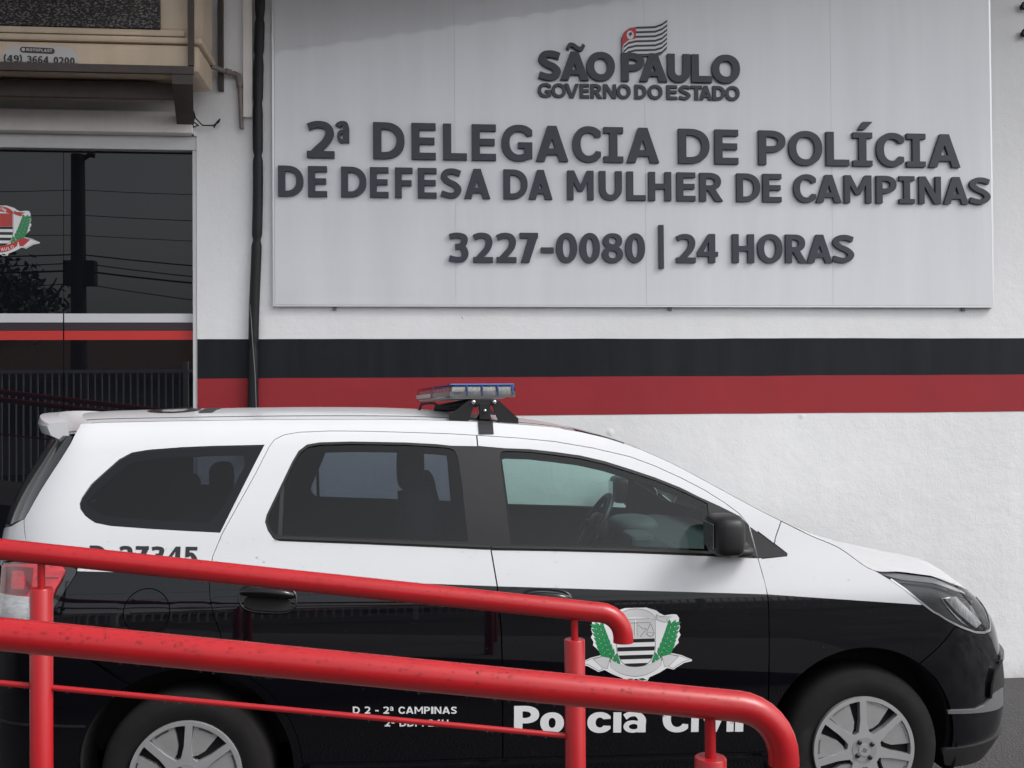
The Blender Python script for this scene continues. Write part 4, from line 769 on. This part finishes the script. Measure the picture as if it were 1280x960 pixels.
def handle(d, d2, cx, cz, hl, tilt):
    R = lambda p: [(cx + x, cz + z - tilt * x) for x, z in p]
    q = skin('handle_recess', [(R([(hl * math.copysign(abs(math.cos(t)) ** .6, math.cos(t)), .047 * math.copysign(abs(math.sin(t)) ** .75, math.sin(t)) - .004) for t in np.linspace(0, 6.28, 36, endpoint=False)]), 0)], [M['carblack']], d, front=.0012, back=None, res=.03); flip(q, d2)
    q = skin('handle_cup', [(R([(hl * .86 * math.copysign(abs(math.cos(t)) ** .6, math.cos(t)), .026 * math.copysign(abs(math.sin(t)) ** .7, math.sin(t)) - .020) for t in np.linspace(0, 6.28, 30, endpoint=False)]), 0)], [M['darkvoid']], d, front=.002, back=None, res=.03); flip(q, d2)
    n2 = 40; ov = [(cx + hl * 1.03 * math.copysign(abs(math.cos(t)) ** .6, math.cos(t)), cz - .004 - tilt * hl * math.copysign(abs(math.cos(t)) ** .6, math.cos(t)) + .050 * math.copysign(abs(math.sin(t)) ** .75, math.sin(t))) for t in np.linspace(0, 2 * math.pi, n2 + 1)]
    rim = MB().tube([FL(np.array(x), np.array(z), -.002) for x, z in ov], .0055, 8, cap=False).make('handle_rim', M['carblack'], d); flip(rim, d2)
    bar = MB()
    n_ = 12; V = []
    for k in range(n_ + 1):
        x = cx + (-1 + 2 * k / n_) * hl * .93; t = abs(-1 + 2 * k / n_); z = cz + .018 - tilt * (x - cx) - .004 * t ** 2; o_ = .026 * (1 - .55 * t ** 4)
        V.append(FL(np.array(x), np.array(z), o_))
    bar.tube(V, [.011 + .009 * (1 - abs(-1 + 2 * k / n_) ** 3) for k in range(n_ + 1)], 12)
    h = bar.make('door_handle', M['carblack'], d); flip(h, d2)
handle(rd, rd2, -.553, .975, .102, .085); handle(fd, fd2, .503, .935, .095, .075)

q = skin('sill_edge', [([(-.43, .333), (.30, .322), (1.36, .303), (1.36, .294), (.30, .313), (-.43, .324)], 0)], [M['carblack']], side, front=.014, back=-.004, res=.06); flip(q, far)

# ---- tail: lamp, bumper, tailgate
lb = skin('lamp_surround', [(lamp_blk[::-1], 0)], [M['gblack']], front=.001); l2 = flip(lb, car)
q = skin('tail_lamp', [(lamp[::-1], 0)], [M['gred']], lb, front=.012, back=0); flip(q, l2)
q = skin('inner_reflector', [([(-1.69, 1.00), (-1.50, 1.00), (-1.478, 1.03), (-1.476, 1.098), (-1.60, 1.10), (-1.69, 1.088)], 0), ([(-1.60, 1.02), (-1.52, 1.02), (-1.51, 1.05), (-1.53, 1.085), (-1.60, 1.085)], 1)], [M['lensdeep'], M['gred']], lb, front=.0132, back=.002); flip(q, l2)
q = skin('lens_rib', [([(-1.455, 1.062), (-1.345, 1.060), (-1.343, 1.064), (-1.455, 1.067)], 0)], [M['lensdeep']], lb, front=.0135, back=.01, grid=False); flip(q, l2)
q = skin('reversing_lens', [([(-1.69, .92), (-1.62, .912), (-1.388, .918), (-1.377, .975), (-1.40, .994), (-1.69, .998)], 0)], [M['gwhite']], lb, front=.0135, back=.002); flip(q, l2)
q = skin('lens_divider', [(rect(-1.478, .91, -1.463, .995), 0)], [M['chrome']], lb, front=.0145, back=.002, grid=False); flip(q, l2)
bo = [(END_R, .62), (-1.9, .66), (-1.66, .875), (-1.372, .873)] + bumpR[1:] + circ(XR, .33, .392, 115, 172, 14)[1:] + [(-1.25, .24), (END_R, .24)]
br_ = skin('rear_bumper', [(inset(bo, G), 0)], [M['carblack']]); b2 = flip(br_, car)
q = skin('bumper_crease', [([(-1.9, .545), (-1.357, .531), (-1.215, .524), (-1.215, .517), (-1.357, .523), (-1.9, .536)], 0)], [M['trim']], br_, front=.003, back=-.002); flip(q, b2)
tg = [(END_R, 1.585), (-1.47, 1.585)] + tailgap[2:7] + [(-1.70, 1.247), (-1.9, 1.222), (END_R, 1.21)]
q = skin('tailgate_glass', [(inset(tg, G), 0)], [M['gblack']]); flip(q, car)
tl = [(END_R, 1.205), (-1.9, 1.217), (-1.70, 1.242), (-1.606, 1.272)] + tailgap[7:] + [(-1.53, 1.124), (-1.74, 1.106), (-1.74, .905), (-1.66, .878), (-1.9, .665), (END_R, .625)]
q = skin('tailgate', [(inset(tl, G), 0)], PAINT, mask=(SPLIT, 1)); flip(q, car)

# ---- front wing, lamp, bumper, mirror triangle
fo = [(1.374, .93), (1.350, 1.076)] + [(1.467, 1.085), (1.469, 1.093), (1.422, 1.131), (1.429, 1.156)] + rail_pts(1.46, 1.825, 14) + headl[::-1][:9] + [(2.166, .795), (2.0, .661)] + circ(XF, .33, .392, 55, 193, 36) + [(1.376, .22)]
fw = skin('front_wing', [(inset(fo, G), 0), (inset(sail, -.001), -1)], PAINT, mask=(SPLIT, 1)); fw2 = flip(fw, car)
q = skin('mirror_triangle', [(sail, 0)], [M['trim']], fw, front=-.001); flip(q, fw2)
bf = [(2.0, .661), (2.166, .795)] + [(2.208, .786), (2.299, .759), (2.37, .749), (2.445, .749), (2.50, .775), (2.557, .804), (2.66, .845), (END_F, .845), (END_F, .22), (2.2, .225)] + circ(XF, .33, .392, -14, 55, 16)
fb = skin('front_bumper', [(inset(bf, G), 0)], [M['carblack']]); fb2 = flip(fb, car)
q = skin('bumper_strip', [([(2.116, .462), (2.20, .459), (2.268, .456), (2.32, .466), (2.36, .495), (2.42, .505), (2.50, .505), (2.50, .432), (2.44, .430), (2.365, .434), (2.269, .440), (2.117, .448)], 0)], [M['silver']], fb, front=.009, back=0); flip(q, fb2)
q = skin('lamp_recess', [([(2.365, .50), (2.372, .545), (2.40, .585), (2.46, .610), (2.56, .618), (2.80, .618), (2.80, .50)], 0)], [M['darkvoid']], fb, front=.003, back=None); flip(q, fb2)
q = skin('recess_trim', [([(2.348, .49), (2.356, .548), (2.39, .597), (2.455, .624), (2.56, .632), (2.80, .632), (2.80, .618), (2.56, .618), (2.46, .610), (2.40, .585), (2.372, .545), (2.362, .49)], 0)], [M['carblack']], fb, front=.014, back=0); flip(q, fb2)
q = skin('lower_lip', [([(2.10, .30), (END_F, .33), (END_F, .215), (2.2, .222), (2.13, .235)], 0)], [M['trim']], fb, front=.012, back=-.005); flip(q, fb2)
gr = [(2.66, .883), (3.0, .862), (END_F, .862), (END_F, .85), (2.66, .849)]
q = skin('grille', [(gr, 0)], [M['trim']], front=-.004); flip(q, car)
hl = skin('headlight', [(headl, 0)], [M['lampdark']], front=-.03, back=None); hl2 = flip(hl, car)
q = skin('reflector', [([(2.13, .905), (2.26, .915), (2.42, .893), (2.56, .862), (2.60, .83), (2.52, .79), (2.42, .765), (2.33, .772), (2.25, .80), (2.19, .85)], 0)], [M['reflector']], hl, front=-.024, back=-.03); flip(q, hl2)
q = skin('lamp_eyebrow', [([(1.93, .972), (2.06, .953), (2.2, .935), (2.4, .907), (2.56, .873), (2.57, .882), (2.4, .917), (2.2, .946), (2.04, .965)], 0)], [M['carblack']], hl, front=-.008, back=-.03); flip(q, hl2)
q = skin('indicator', [([(1.86, 1.006), (1.93, .985), (2.04, .972), (2.2, .952), (2.40, .923), (2.50, .902), (2.50, .912), (2.40, .938), (2.2, .970), (2.04, .993), (1.92, 1.008)], 0)], [M['lampgrey']], hl, front=-.014, back=-.03); flip(q, hl2)
q = skin('projector_ring', [(circ(2.44, .828, .055, 0, 350, 26), 0), (circ(2.44, .828, .043, 0, 350, 26), -1)], [M['chrome']], hl, front=-.010, back=-.022); flip(q, hl2)
q = skin('inner_fin', [([(2.15, .903), (2.27, .912), (2.36, .83), (2.40, .792), (2.33, .777), (2.22, .845)], 0)], [M['lampwhite']], hl, front=-.010, back=-.025); flip(q, hl2)
q = skin('lamp_lens', [(inset(headl, .003), 0)], [M['gclear']], hl, front=-.002, back=None); flip(q, hl2)
q = skin('lamp_trim', [([(2.66, .850), (2.557, .806), (2.50, .777), (2.445, .750), (2.37, .750), (2.299, .760), (2.208, .787), (2.125, .819), (2.047, .854), (2.002, .888), (1.935, .945), (1.88, .985), (1.884, .990), (1.939, .951), (2.007, .894), (2.051, .860), (2.128, .826), (2.21, .796), (2.30, .769), (2.37, .760), (2.443, .760), (2.497, .787), (2.554, .816), (2.655, .860)], 0)], [M['chrome']], hl, front=.001, back=-.01); flip(q, hl2)

# ---- roof, windscreen, bonnet: one continuous crowned sheet cut into panels
def top(name, s0, s1, m, off=0.0, ns=40, nv=33, vlim=1.0, parent=car, under=None):
    S, Vv = np.meshgrid(np.linspace(s0, s1, ns), np.linspace(vlim, -vlim, nv), indexing='ij'); P = roof(S.ravel(), Vv.ravel()).reshape(ns, nv, 3)
    P[..., 2] += off; idx = np.arange(ns * nv).reshape(ns, nv); F = [(idx[i, j], idx[i + 1, j], idx[i + 1, j + 1], idx[i, j + 1]) for i in range(ns - 1) for j in range(nv - 1)]
    V = P.reshape(-1, 3)
    if under:                                                     # give the sheet its thickness
        n = len(V); V = np.concatenate([V, V - [0, 0, under]]); E = list(idx[:, 0]) + list(idx[-1, 1:]) + list(idx[::-1, -1][1:]) + list(idx[0, ::-1][1:-1])
        sm = [True] * len(F); F += [tuple(n + k for k in f[::-1]) for f in F[:len(F)]]; sm += [True] * (len(F) // 2)
        for a, b in zip(E, E[1:] + E[:1]): F.append((a, a + n, b + n, b)); sm.append(False)
    else: sm = True
    return obj(name, V, F, m, parent, smooth=sm)
top('roof_panel', -1.372, .655, M['carwhite'], ns=70)
top('headliner', -1.33, .60, M['liner'], off=-.045, ns=30, vlim=.97)
top('windscreen', .66, 1.46, M['gfront'], ns=40, vlim=.985)
top('cowl', 1.462, 1.56, M['trim'], ns=6)
top('bonnet', 1.564, END_F - .02, M['carwhite'], ns=90, nv=41)
# spoiler over the tailgate
sp = [(-1.532, 1.662), (-1.520, 1.572), (-1.56, 1.568), (-1.604, 1.584), (-1.618, 1.620), (-1.610, 1.656)]
yy = np.linspace(-1, 1, 33); V = []; F = []
for v in yy:
    y = YC + v * .585; e = 1 - abs(v) ** 14                       # ends closed off with a small radius
    for x, z in sp: V.append((x + .165 * v * v + (.012 * (1 - e) if x < -1.59 else 0), y, (z if z < 1.63 else z - .026 * abs(v) ** 2.4) + .012 * (1 - abs(v) ** 2.4)))
n = len(sp)
for i in range(len(yy) - 1):
    for j in range(n): F.append((i * n + j, i * n + (j + 1) % n, (i + 1) * n + (j + 1) % n, (i + 1) * n + j))
F += [tuple(range(n))[::-1], tuple(range((len(yy) - 1) * n, len(yy) * n))]
o = obj('roof_spoiler', V, F, M['carwhite'], car)
bm_ = bmesh.new(); bm_.from_mesh(o.data); bmesh.ops.recalc_face_normals(bm_, faces=bm_.faces); bm_.to_mesh(o.data); bm_.free()
# dark drip channels along the roof edges
for sg in (1, -1):
    S = np.linspace(-1.36, .86, 60); a = roof(S, sg * (.87 + 0 * S)); b = roof(S, sg * (.882 + 0 * S)); V = []; F = []
    for p, q_ in zip(a, b): V += [p + [0, 0, .0015], q_ + [0, 0, .0015], p - [0, 0, .004], q_ - [0, 0, .004]]
    for i in range(59): k = i * 4; F += [(k, k + 4, k + 5, k + 1), (k, k + 2, k + 6, k + 4), (k + 1, k + 5, k + 7, k + 3)]
    obj('roof_channel', V, F, M['trim'], car)
RM = lambda s, v, off: roof(s, v) + np.array([0, 0, 1.]) * np.asarray(off)
ro = [(arc(-.99, .40, .092, .235, 0, 354, 36), 0), (arc(-.99, .40, .048, .165, 0, 352, 30), -1), (rect(-.890, .12, -.835, .66), 0)]
sheet('roof_lettering', ro, RM, M['decal_black'], car, front=.003, res=.04)

# ---- hidden shell, floor, wheel housings, cabin
shell = [(-1.75, 1.52), (-1.4, 1.555), (.3, 1.565), (.62, 1.50), (1.0, 1.40), (1.35, 1.17), (1.9, .98), (2.4, .86), (2.75, .80), (2.75, .26), (2.15, .24), (1.38, .24), (-.46, .24), (-1.25, .26), (-1.95, .26), (-1.95, 1.1)]
op = [(shell, 0), (inset(rear_glass, .012), -1), (inset(front_glass, .012), -1), (inset(quarter, .02), -1)] + [(circ(x, .33, .395, 0, 355, 50), -1) for x in (XF, XR)]
q = sheet('inner_shell', op, FL, M['darkvoid'], car, front=-.034, back=-.05, res=.06); flip(q, car)
fl_ = MB().box(-1.55, 2.4, DC + .30, YC * 2 - DC - .30, .20, .36, .02).box(-.45, 1.35, DC + .06, 2 * YC - DC - .06, .21, .34, .02).box(1.40, 2.45, DC + .32, 2 * YC - DC - .32, .3, .84, .05)
fl_.make('floor_pan', M['darkvoid'], car)
for x in (XF, XR):
    for sg in (1, -1):
        y0, y1 = (DC + .045, DC + .30) if sg > 0 else (2 * YC - DC - .30, 2 * YC - DC - .045)
        V = []; F = []; A = np.linspace(-20, 200, 30)
        for a in np.radians(A): V += [(x + .40 * math.cos(a), y0, .33 + .40 * math.sin(a)), (x + .40 * math.cos(a), y1, .33 + .40 * math.sin(a))]
        F = [(2 * i, 2 * i + 1, 2 * i + 3, 2 * i + 2) for i in range(29)]; yi = 1 if sg > 0 else 0; c = len(V); V.append((x, y1 if sg > 0 else y0, .33))
        F += [(c, 2 * i + yi, 2 * i + 2 + yi) for i in range(29)]
        obj('wheel_housing', V, F, M['darkvoid'], car)
ds = MB(); prof = [(1.50, 1.06), (1.30, 1.075), (1.12, 1.06), (1.02, 1.02), (.96, .93), (1.0, .78), (1.08, .6), (1.5, .6)]
V = [(x, y, z) for y in (DC + .10, 2 * YC - DC - .10) for x, z in prof]; n = len(prof)
ds.add(V, [(i, (i + 1) % n, n + (i + 1) % n, n + i) for i in range(n)] + [tuple(range(n))[::-1], tuple(range(n, 2 * n))]); ds.ball((1.10, YC + .37, 1.06), (.12, .17, .06), (.7, .7)).box(.99, 1.1, YC - .12, YC + .12, .75, 1.08, .02)
ds.make('dashboard', M['dash'], car)
sw = MB(); c = np.array((.90, YC + .37, 1.075)); ax = np.array((-.36, 0, .93)); u = np.array((0, 1., 0)); v = np.cross(ax, u)
ring_ = [c + .185 * (math.cos(t) * u + math.sin(t) * v) for t in np.linspace(0, 2 * math.pi, 40)]
ax = np.array((-.85, 0, .5)); ax = ax / np.linalg.norm(ax); v = np.cross(ax, u)
ring_ = [c + .165 * (math.cos(t) * u + math.sin(t) * v) for t in np.linspace(0, 2 * math.pi, 41)]
sw.tube(ring_, .016, 10, cap=False).ball(tuple(c - ax * .03), (.045, .085, .075), (.8, .8)).tube([c - ax * .03, c - ax * .3], .03, 10)
for t in (0, math.pi, -math.pi / 2): sw.tube([c - ax * .02, c + .16 * (math.cos(t) * u + math.sin(t) * v)], .014, 8)
sw.make('steering_wheel', M['trim'], car)
for y in (YC - .37, YC + .37):
    s_ = MB(); s_.ball((.34, y, .66), (.30, .25, .11), (.5, .5)).tube([(.10, y, .66), (.03, y, 1.0), (-.01, y, 1.27)], [.10, .10, .08], 4)
    s_.ball((.02, y, 1.0), (.09, .25, .36), (.45, .5)).ball((-.02, y, 1.43), (.06, .14, .10), (.6, .6)); s_.make('front_seat', M['seat'], car)
s_ = MB().ball((-.55, YC, .64), (.30, .62, .12), (.4, .4)).ball((-.90, YC, .95), (.10, .62, .33), (.4, .4))
for y in (-.4, .4): s_.ball((-.95, YC + y, 1.33), (.05, .13, .085), (.6, .6))
s_.make('rear_seat', M['seat'], car)
MB().ball((.78, YC, 1.475), (.02, .12, .035), (.5, .5)).tube([(.79, YC, 1.48), (.85, YC, 1.53)], .01, 8).make('rear_view_mirror', M['trim'], car)

# ---- door mirrors
m_ = MB(); m_.ball((1.168, 3.80, 1.196), (.062, .11, .076), (.45, .62), 32); mm_ = m_.make('mirror_housing', M['trim'], car)
k_ = MB(); k_.ball((1.245, 3.915, 1.112), (.075, .055, .022), (.7, .8), 20).tube([(1.19, 3.82, 1.125), (1.25, 3.90, 1.118), (1.29, 3.955, 1.118)], [.02, .026, .03], 12); mf = k_.make('mirror_foot', M['trim'], mm_)
mg = MB().box(1.1048, 1.1072, 3.735, 3.865, 1.15, 1.243, .001).make('mirror_glass', M['chrome'], mm_)
m2 = flip(mm_, car); flip(mf, m2); flip(mg, m2)

# ---- wheels
def wheel(x, near, rot):
    sg = 1 if near else -1; yf = DC + .028
    Y = lambda y: y if near else 2 * YC - y
    c = (x, 0, .3175)
    t = MB().lathe_y(c, [(.19, Y(yf + .03)), (.205, Y(yf + .006)), (.225, Y(yf - .001)), (.25, Y(yf - .006)), (.275, Y(yf - .004)), (.297, Y(yf + .006)), (.302, Y(yf + .008)), (.312, Y(yf + .022)), (.3175, Y(yf + .045)), (.3175, Y(yf + .15)), (.306, Y(yf + .185)), (.21, Y(yf + .19))], 72)
    if not near: t.F = [f[::-1] for f in t.F]
    w = t.make('wheel', M['tyre'], car)
    V = lambda off: (lambda u, v, o: np.stack([x + u, Y(yf - .004 - off - o) + 0 * u, .3175 + v], -1))
    Rr = .2065; P = []
    pol = lambda r, a: (r * Rr * math.cos(a), r * Rr * math.sin(a))
    ringo = [(circ(0, 0, Rr, 0, 356, 80), 0), (circ(0, 0, Rr * .925, 0, 355, 72), -1)]
    # dish, ring, spokes, blades
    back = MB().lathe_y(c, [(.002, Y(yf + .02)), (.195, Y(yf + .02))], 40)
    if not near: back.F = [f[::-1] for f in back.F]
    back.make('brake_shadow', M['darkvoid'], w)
    P = list(ringo); B = []; Lg = []
    for k in range(7):
        a = rot + k * 2 * math.pi / 7
        n_ = (-math.sin(a), math.cos(a)); d_ = (math.cos(a), math.sin(a)); hw0, hw1 = .030, .0135
        q_ = lambda r, s: (d_[0] * r + n_[0] * s, d_[1] * r + n_[1] * s)
        P.append(([q_(.045, -.026), q_(.085, -.018), q_(.115, -hw1), q_(.194, -hw1), q_(.194, hw1), q_(.115, hw1), q_(.085, .018), q_(.045, .026)], 0))
        b0, b1 = a - math.radians(5.2), a - math.radians(34.5)
        B.append(([pol(.93, t_) for t_ in np.linspace(b0, b1, 8)] + [pol(.56, b1 + .02), pol(.43, b1 + .16), pol(.38, b0 - .16), pol(.5, b0 - .02)], 0))
        Lg.append(([pol(.90, t_) for t_ in np.linspace(b0 - .10, b1 + .12, 6)] + [pol(.875, t_) for t_ in np.linspace(b1 + .12, b0 - .10, 6)], 0))
    P.append((circ(0, 0, .070, 0, 352, 40), 0))
    def disc(nm, ops_, m, f, b, grid=False, res=.02):
        V_, F_, mi, sm, _ = painted(ops_, V(0), f, b, res=res, grid=grid)
        if not near: F_ = [g[::-1] for g in F_]
        return obj(nm, V_, F_, m, w, mi, sm)
    for b_ in B: disc('hubcap_blade', [b_], M['hubcap_flat'], .000, -.02)
    disc('hubcap', P, M['hubcap'], .007, -.02)
    for b_ in (Lg if near else []): disc('blade_highlight', [b_], M['chrome'], .0015, -.001)
    disc('hub_recess', [(circ(0, 0, .050, 0, 352, 36), 0)], M['hubcap_flat'], .0085, .004)
    for k in range(4):
        nn = MB(); a = rot + .6 + k * math.pi / 2; cx, cz = x + .037 * math.cos(a), .3175 + .037 * math.sin(a)
        nn.lathe_y((cx, 0, cz), [(.0015, Y(yf - .020)), (.0075, Y(yf - .020)), (.009, Y(yf - .017)), (.009, Y(yf - .012))], 12)
        if not near: nn.F = [f[::-1] for f in nn.F]
        nn.make('wheel_nut', M['nut'], w)
    disc('hub_badge', [(circ(0, 0, .024, 0, 350, 28), 0)], M['hubcap'], .011, .008); disc('badge_emblem', [([(-.014, -.004), (-.004, -.004), (-.004, -.009), (.006, -.009), (.006, -.004), (.014, .004), (.004, .004), (.004, .009), (-.006, .009), (-.006, .004)], 0)], M['chrome'], .0125, .011)
wheel(XF, True, math.radians(91)); wheel(XR, True, math.radians(86)); wheel(XF, False, .4); wheel(XR, False, 1.0)

dm = MB(); rr = random.Random(3)
for _ in range(420):
    s_, z_ = rr.uniform(-1.25, 2.1), rr.uniform(.36, 1.12) if rr.random() < .8 else rr.uniform(1.1, 1.2)
    if math.hypot(s_ - XF, z_ - .33) < .42 or math.hypot(s_ - XR, z_ - .33) < .42 or s_ > 1.85 and z_ > .78 or z_ > float(RAIL(s_)) - .1: continue
    dm.ball(tuple(FL(np.array(s_), np.array(z_), 0)), (rr.uniform(.0015, .0034), .0014, rr.uniform(.0018, .004)), seg=8)
tag(dm.make('water_droplets', M['drop'], car), kind='stuff')
# ---- markings on the near side
K2 = 3.84e-4
co = [([(.845 + x * K2, .7735 + y * K2) for x, y in p], v) for p, v in CREST]
skin('crest', co, [M['decal_white'], M['decal_grey'], M['decal_line'], M['decal_black'], M['green'], M['greenline'], M['decal_grey']], fd, front=.0012, back=None, res=.05, grid=False)
POL = [('P', .372, .469), ('o', .473, .565), ('l', .580, .608), ('í', .619, .648), ('c', .656, .747), ('i', .758, .789), ('a', .798, .893), ('C', .952, 1.054), ('i', 1.066, 1.096), ('v', 1.103, 1.202), ('i', 1.208, 1.236), ('l', 1.242, 1.275)]
for wd in (POL[:7], POL[7:]):
  op = []
  for c_, a, b in wd:
    z0 = .433 - (a - .372) * .032; h = .108; op += place(glyph(c_, (b - a) / h, .30, .20), a, z0, h, h, -.032)
  skin('door_lettering', op, [M['decal_white']], fd, front=.0012, back=None, res=.05, grid=False)
for a_ in (('D 2 - 2ª CAMPINAS', -.239, .153, .533, .518), ('2ª DDM 24H', -.120, .121, .479, .469)):
  op = sum(line_ops(*a_, .0275, .2, .19), [])
  skin('unit_lettering', op, [M['decal_white']], rd, front=.0012, back=None, res=.05, grid=False)
op = sum(line_ops('D-27345', -1.216, -.818, 1.107, 1.094, .070, .25, .19, .13), [])
skin('number_lettering', op, [M['decal_black']], side, front=.0012, back=None, res=.05, grid=False)

# ---- light bar on the roof
bar = empty('light_bar', (.28, 4.45, 1.72), None, None); bar.parent = car; bar.location = Vector((.28, 4.22, 1.717)) - Vector(LOC[car.name]); LOC[bar.name] = np.zeros(3); bar.rotation_euler = (math.radians(-.6), 0, math.radians(7))
hwid = .138
def bb(*a, **k): return MB().box(*a, **k)
base = [(-hwid + .02, 0), (hwid - .05, 0), (hwid, .018), (hwid, .03), (-hwid, .03), (-hwid, .012)]
V = [(x, y, z) for y in (.012, 1.10) for x, z in base]; n = len(base)
obj('bar_base', V, [(i, (i + 1) % n, n + (i + 1) % n, n + i)[::-1] for i in range(n)] + [tuple(range(n)), tuple(range(n, 2 * n))[::-1]], M['plate'], bar)
for k in range(4): bb(-hwid + .012 + k * .064, -hwid + .068 + k * .064, .012, .05, .014, .05, .004).make('led_module', M['led'], bar)
for k in range(9): bb(-hwid + .010, -hwid + .03, .08 + k * .11, .17 + k * .11, .016, .048, .004).make('led_module', M['led'], bar)
bb(-hwid, hwid, 0, .58, .006, .056, .004).make('bar_lens', M['gclear'], bar); bb(-hwid + .002, hwid - .002, .585, 1.11, .006, .056, .004).make('bar_lens', M['gclear'], bar)
bb(-hwid + .004, hwid - .004, .006, .575, .0565, .0615, .002).box(-hwid + .006, hwid - .006, .055, .57, .046, .055, .002).make('blue_top', M['bar_blue'], bar)
for k in range(5): bb(-hwid + .0065 + k * .0645, -hwid + .0115 + k * .0645, .006, .016, .012, .056).make('blue_divider', M['bar_blue'], bar) if k else None
bb(-hwid + .004, hwid - .004, .59, 1.105, .0565, .0615, .002).box(-hwid + .032, -hwid + .05, .60, 1.1, .014, .05, .003).make('red_top', M['bar_red'], bar)
ft = empty('bar_mount', (.28, 4.2, 1.65), None, None); ft.parent = car; ft.location = (0, 0, 0); LOC[ft.name] = LOC[car.name].copy()
for sg in (1, -1):
    for far_ in (0, 1):
        y0 = 4.20 if not far_ else 2 * YC - 4.20
        X = lambda d: .283 + sg * d + (0 if sg > 0 else 0)
        zt = 1.705; zb_ = 1.628 if sg < 0 else 1.612
        P2 = [(.03, zt), (.062, zt + .004), (.142, zb_ + .022), (.142, zb_), (.062, zb_), (.058, zb_ + .02)]
        V = [(X(a), y, z) for y in (y0, y0 + .05) for a, z in P2]; n = len(P2)
        F = [(i, (i + 1) % n, n + (i + 1) % n, n + i) for i in range(n)] + [tuple(range(n))[::-1], tuple(range(n, 2 * n))]
        o = obj('mount_foot', V, F, M['trim'], ft); bm_ = bmesh.new(); bm_.from_mesh(o.data); bmesh.ops.recalc_face_normals(bm_, faces=bm_.faces); bm_.to_mesh(o.data); bm_.free()
MB().box(.235, .335, 4.205, 4.9, 1.688, 1.715, .004).box(.265, .31, 4.203, 4.235, 1.63, 1.70, .003).make('mount_bracket', M['trim'], ft)
MB().ball((.240, 4.196, 1.703), (.009, .006, .009), seg=12).ball((.326, 4.196, 1.703), (.009, .006, .009), seg=12).ball((.287, 4.198, 1.668), (.007, .006, .007), seg=12).make('bolt', M['chrome'], ft)
V = []; F = []
path = [surf(np.array(s), np.array(z)) + normal(np.array(s), np.array(z)) * .004 for s, z in [(0, 1.574), (0, 1.60), (0, 1.622)]] + [None]
for j, sx in enumerate((.258, .318)):
    pts_ = [surf(np.array(sx), np.array(z)) + normal(np.array(sx), np.array(z)) * .004 for z in (1.572, 1.59, 1.607, float(RAIL(sx)))] + [roof(np.array(sx), np.array(v)) + [0, 0, .004] for v in (.95, .85)] + [np.array((.268 + j * .042, 4.232, 1.66))]
    V += pts_
n = 7; F = [(i, n + i, n + i + 1, i + 1) for i in range(n - 1)]; V = [np.array(v) for v in V]; V += [v + np.array((0, .005, -.003)) for v in V]; F += [(2 * n + i, 2 * n + i + 1, 3 * n + i + 1, 3 * n + i) for i in range(n - 1)] + [(i, i + 1, 2 * n + i + 1, 2 * n + i) for i in range(n - 1)] + [(n + i + 1, n + i, 3 * n + i, 3 * n + i + 1) for i in range(n - 1)]
obj('roof_strap', V, F, M['trim'], ft)
MB().tube([(.02, 4.6, 1.665), (.03, 4.55, 1.695), (.08, 4.5, 1.70), (.12, 4.45, 1.675), (.20, 4.42, 1.672)], .006, 8).tube([(.10, 4.62, 1.67), (.2, 4.5, 1.69), (.26, 4.4, 1.70)], .02, 8).make('bar_cable', M['cable'], ft)
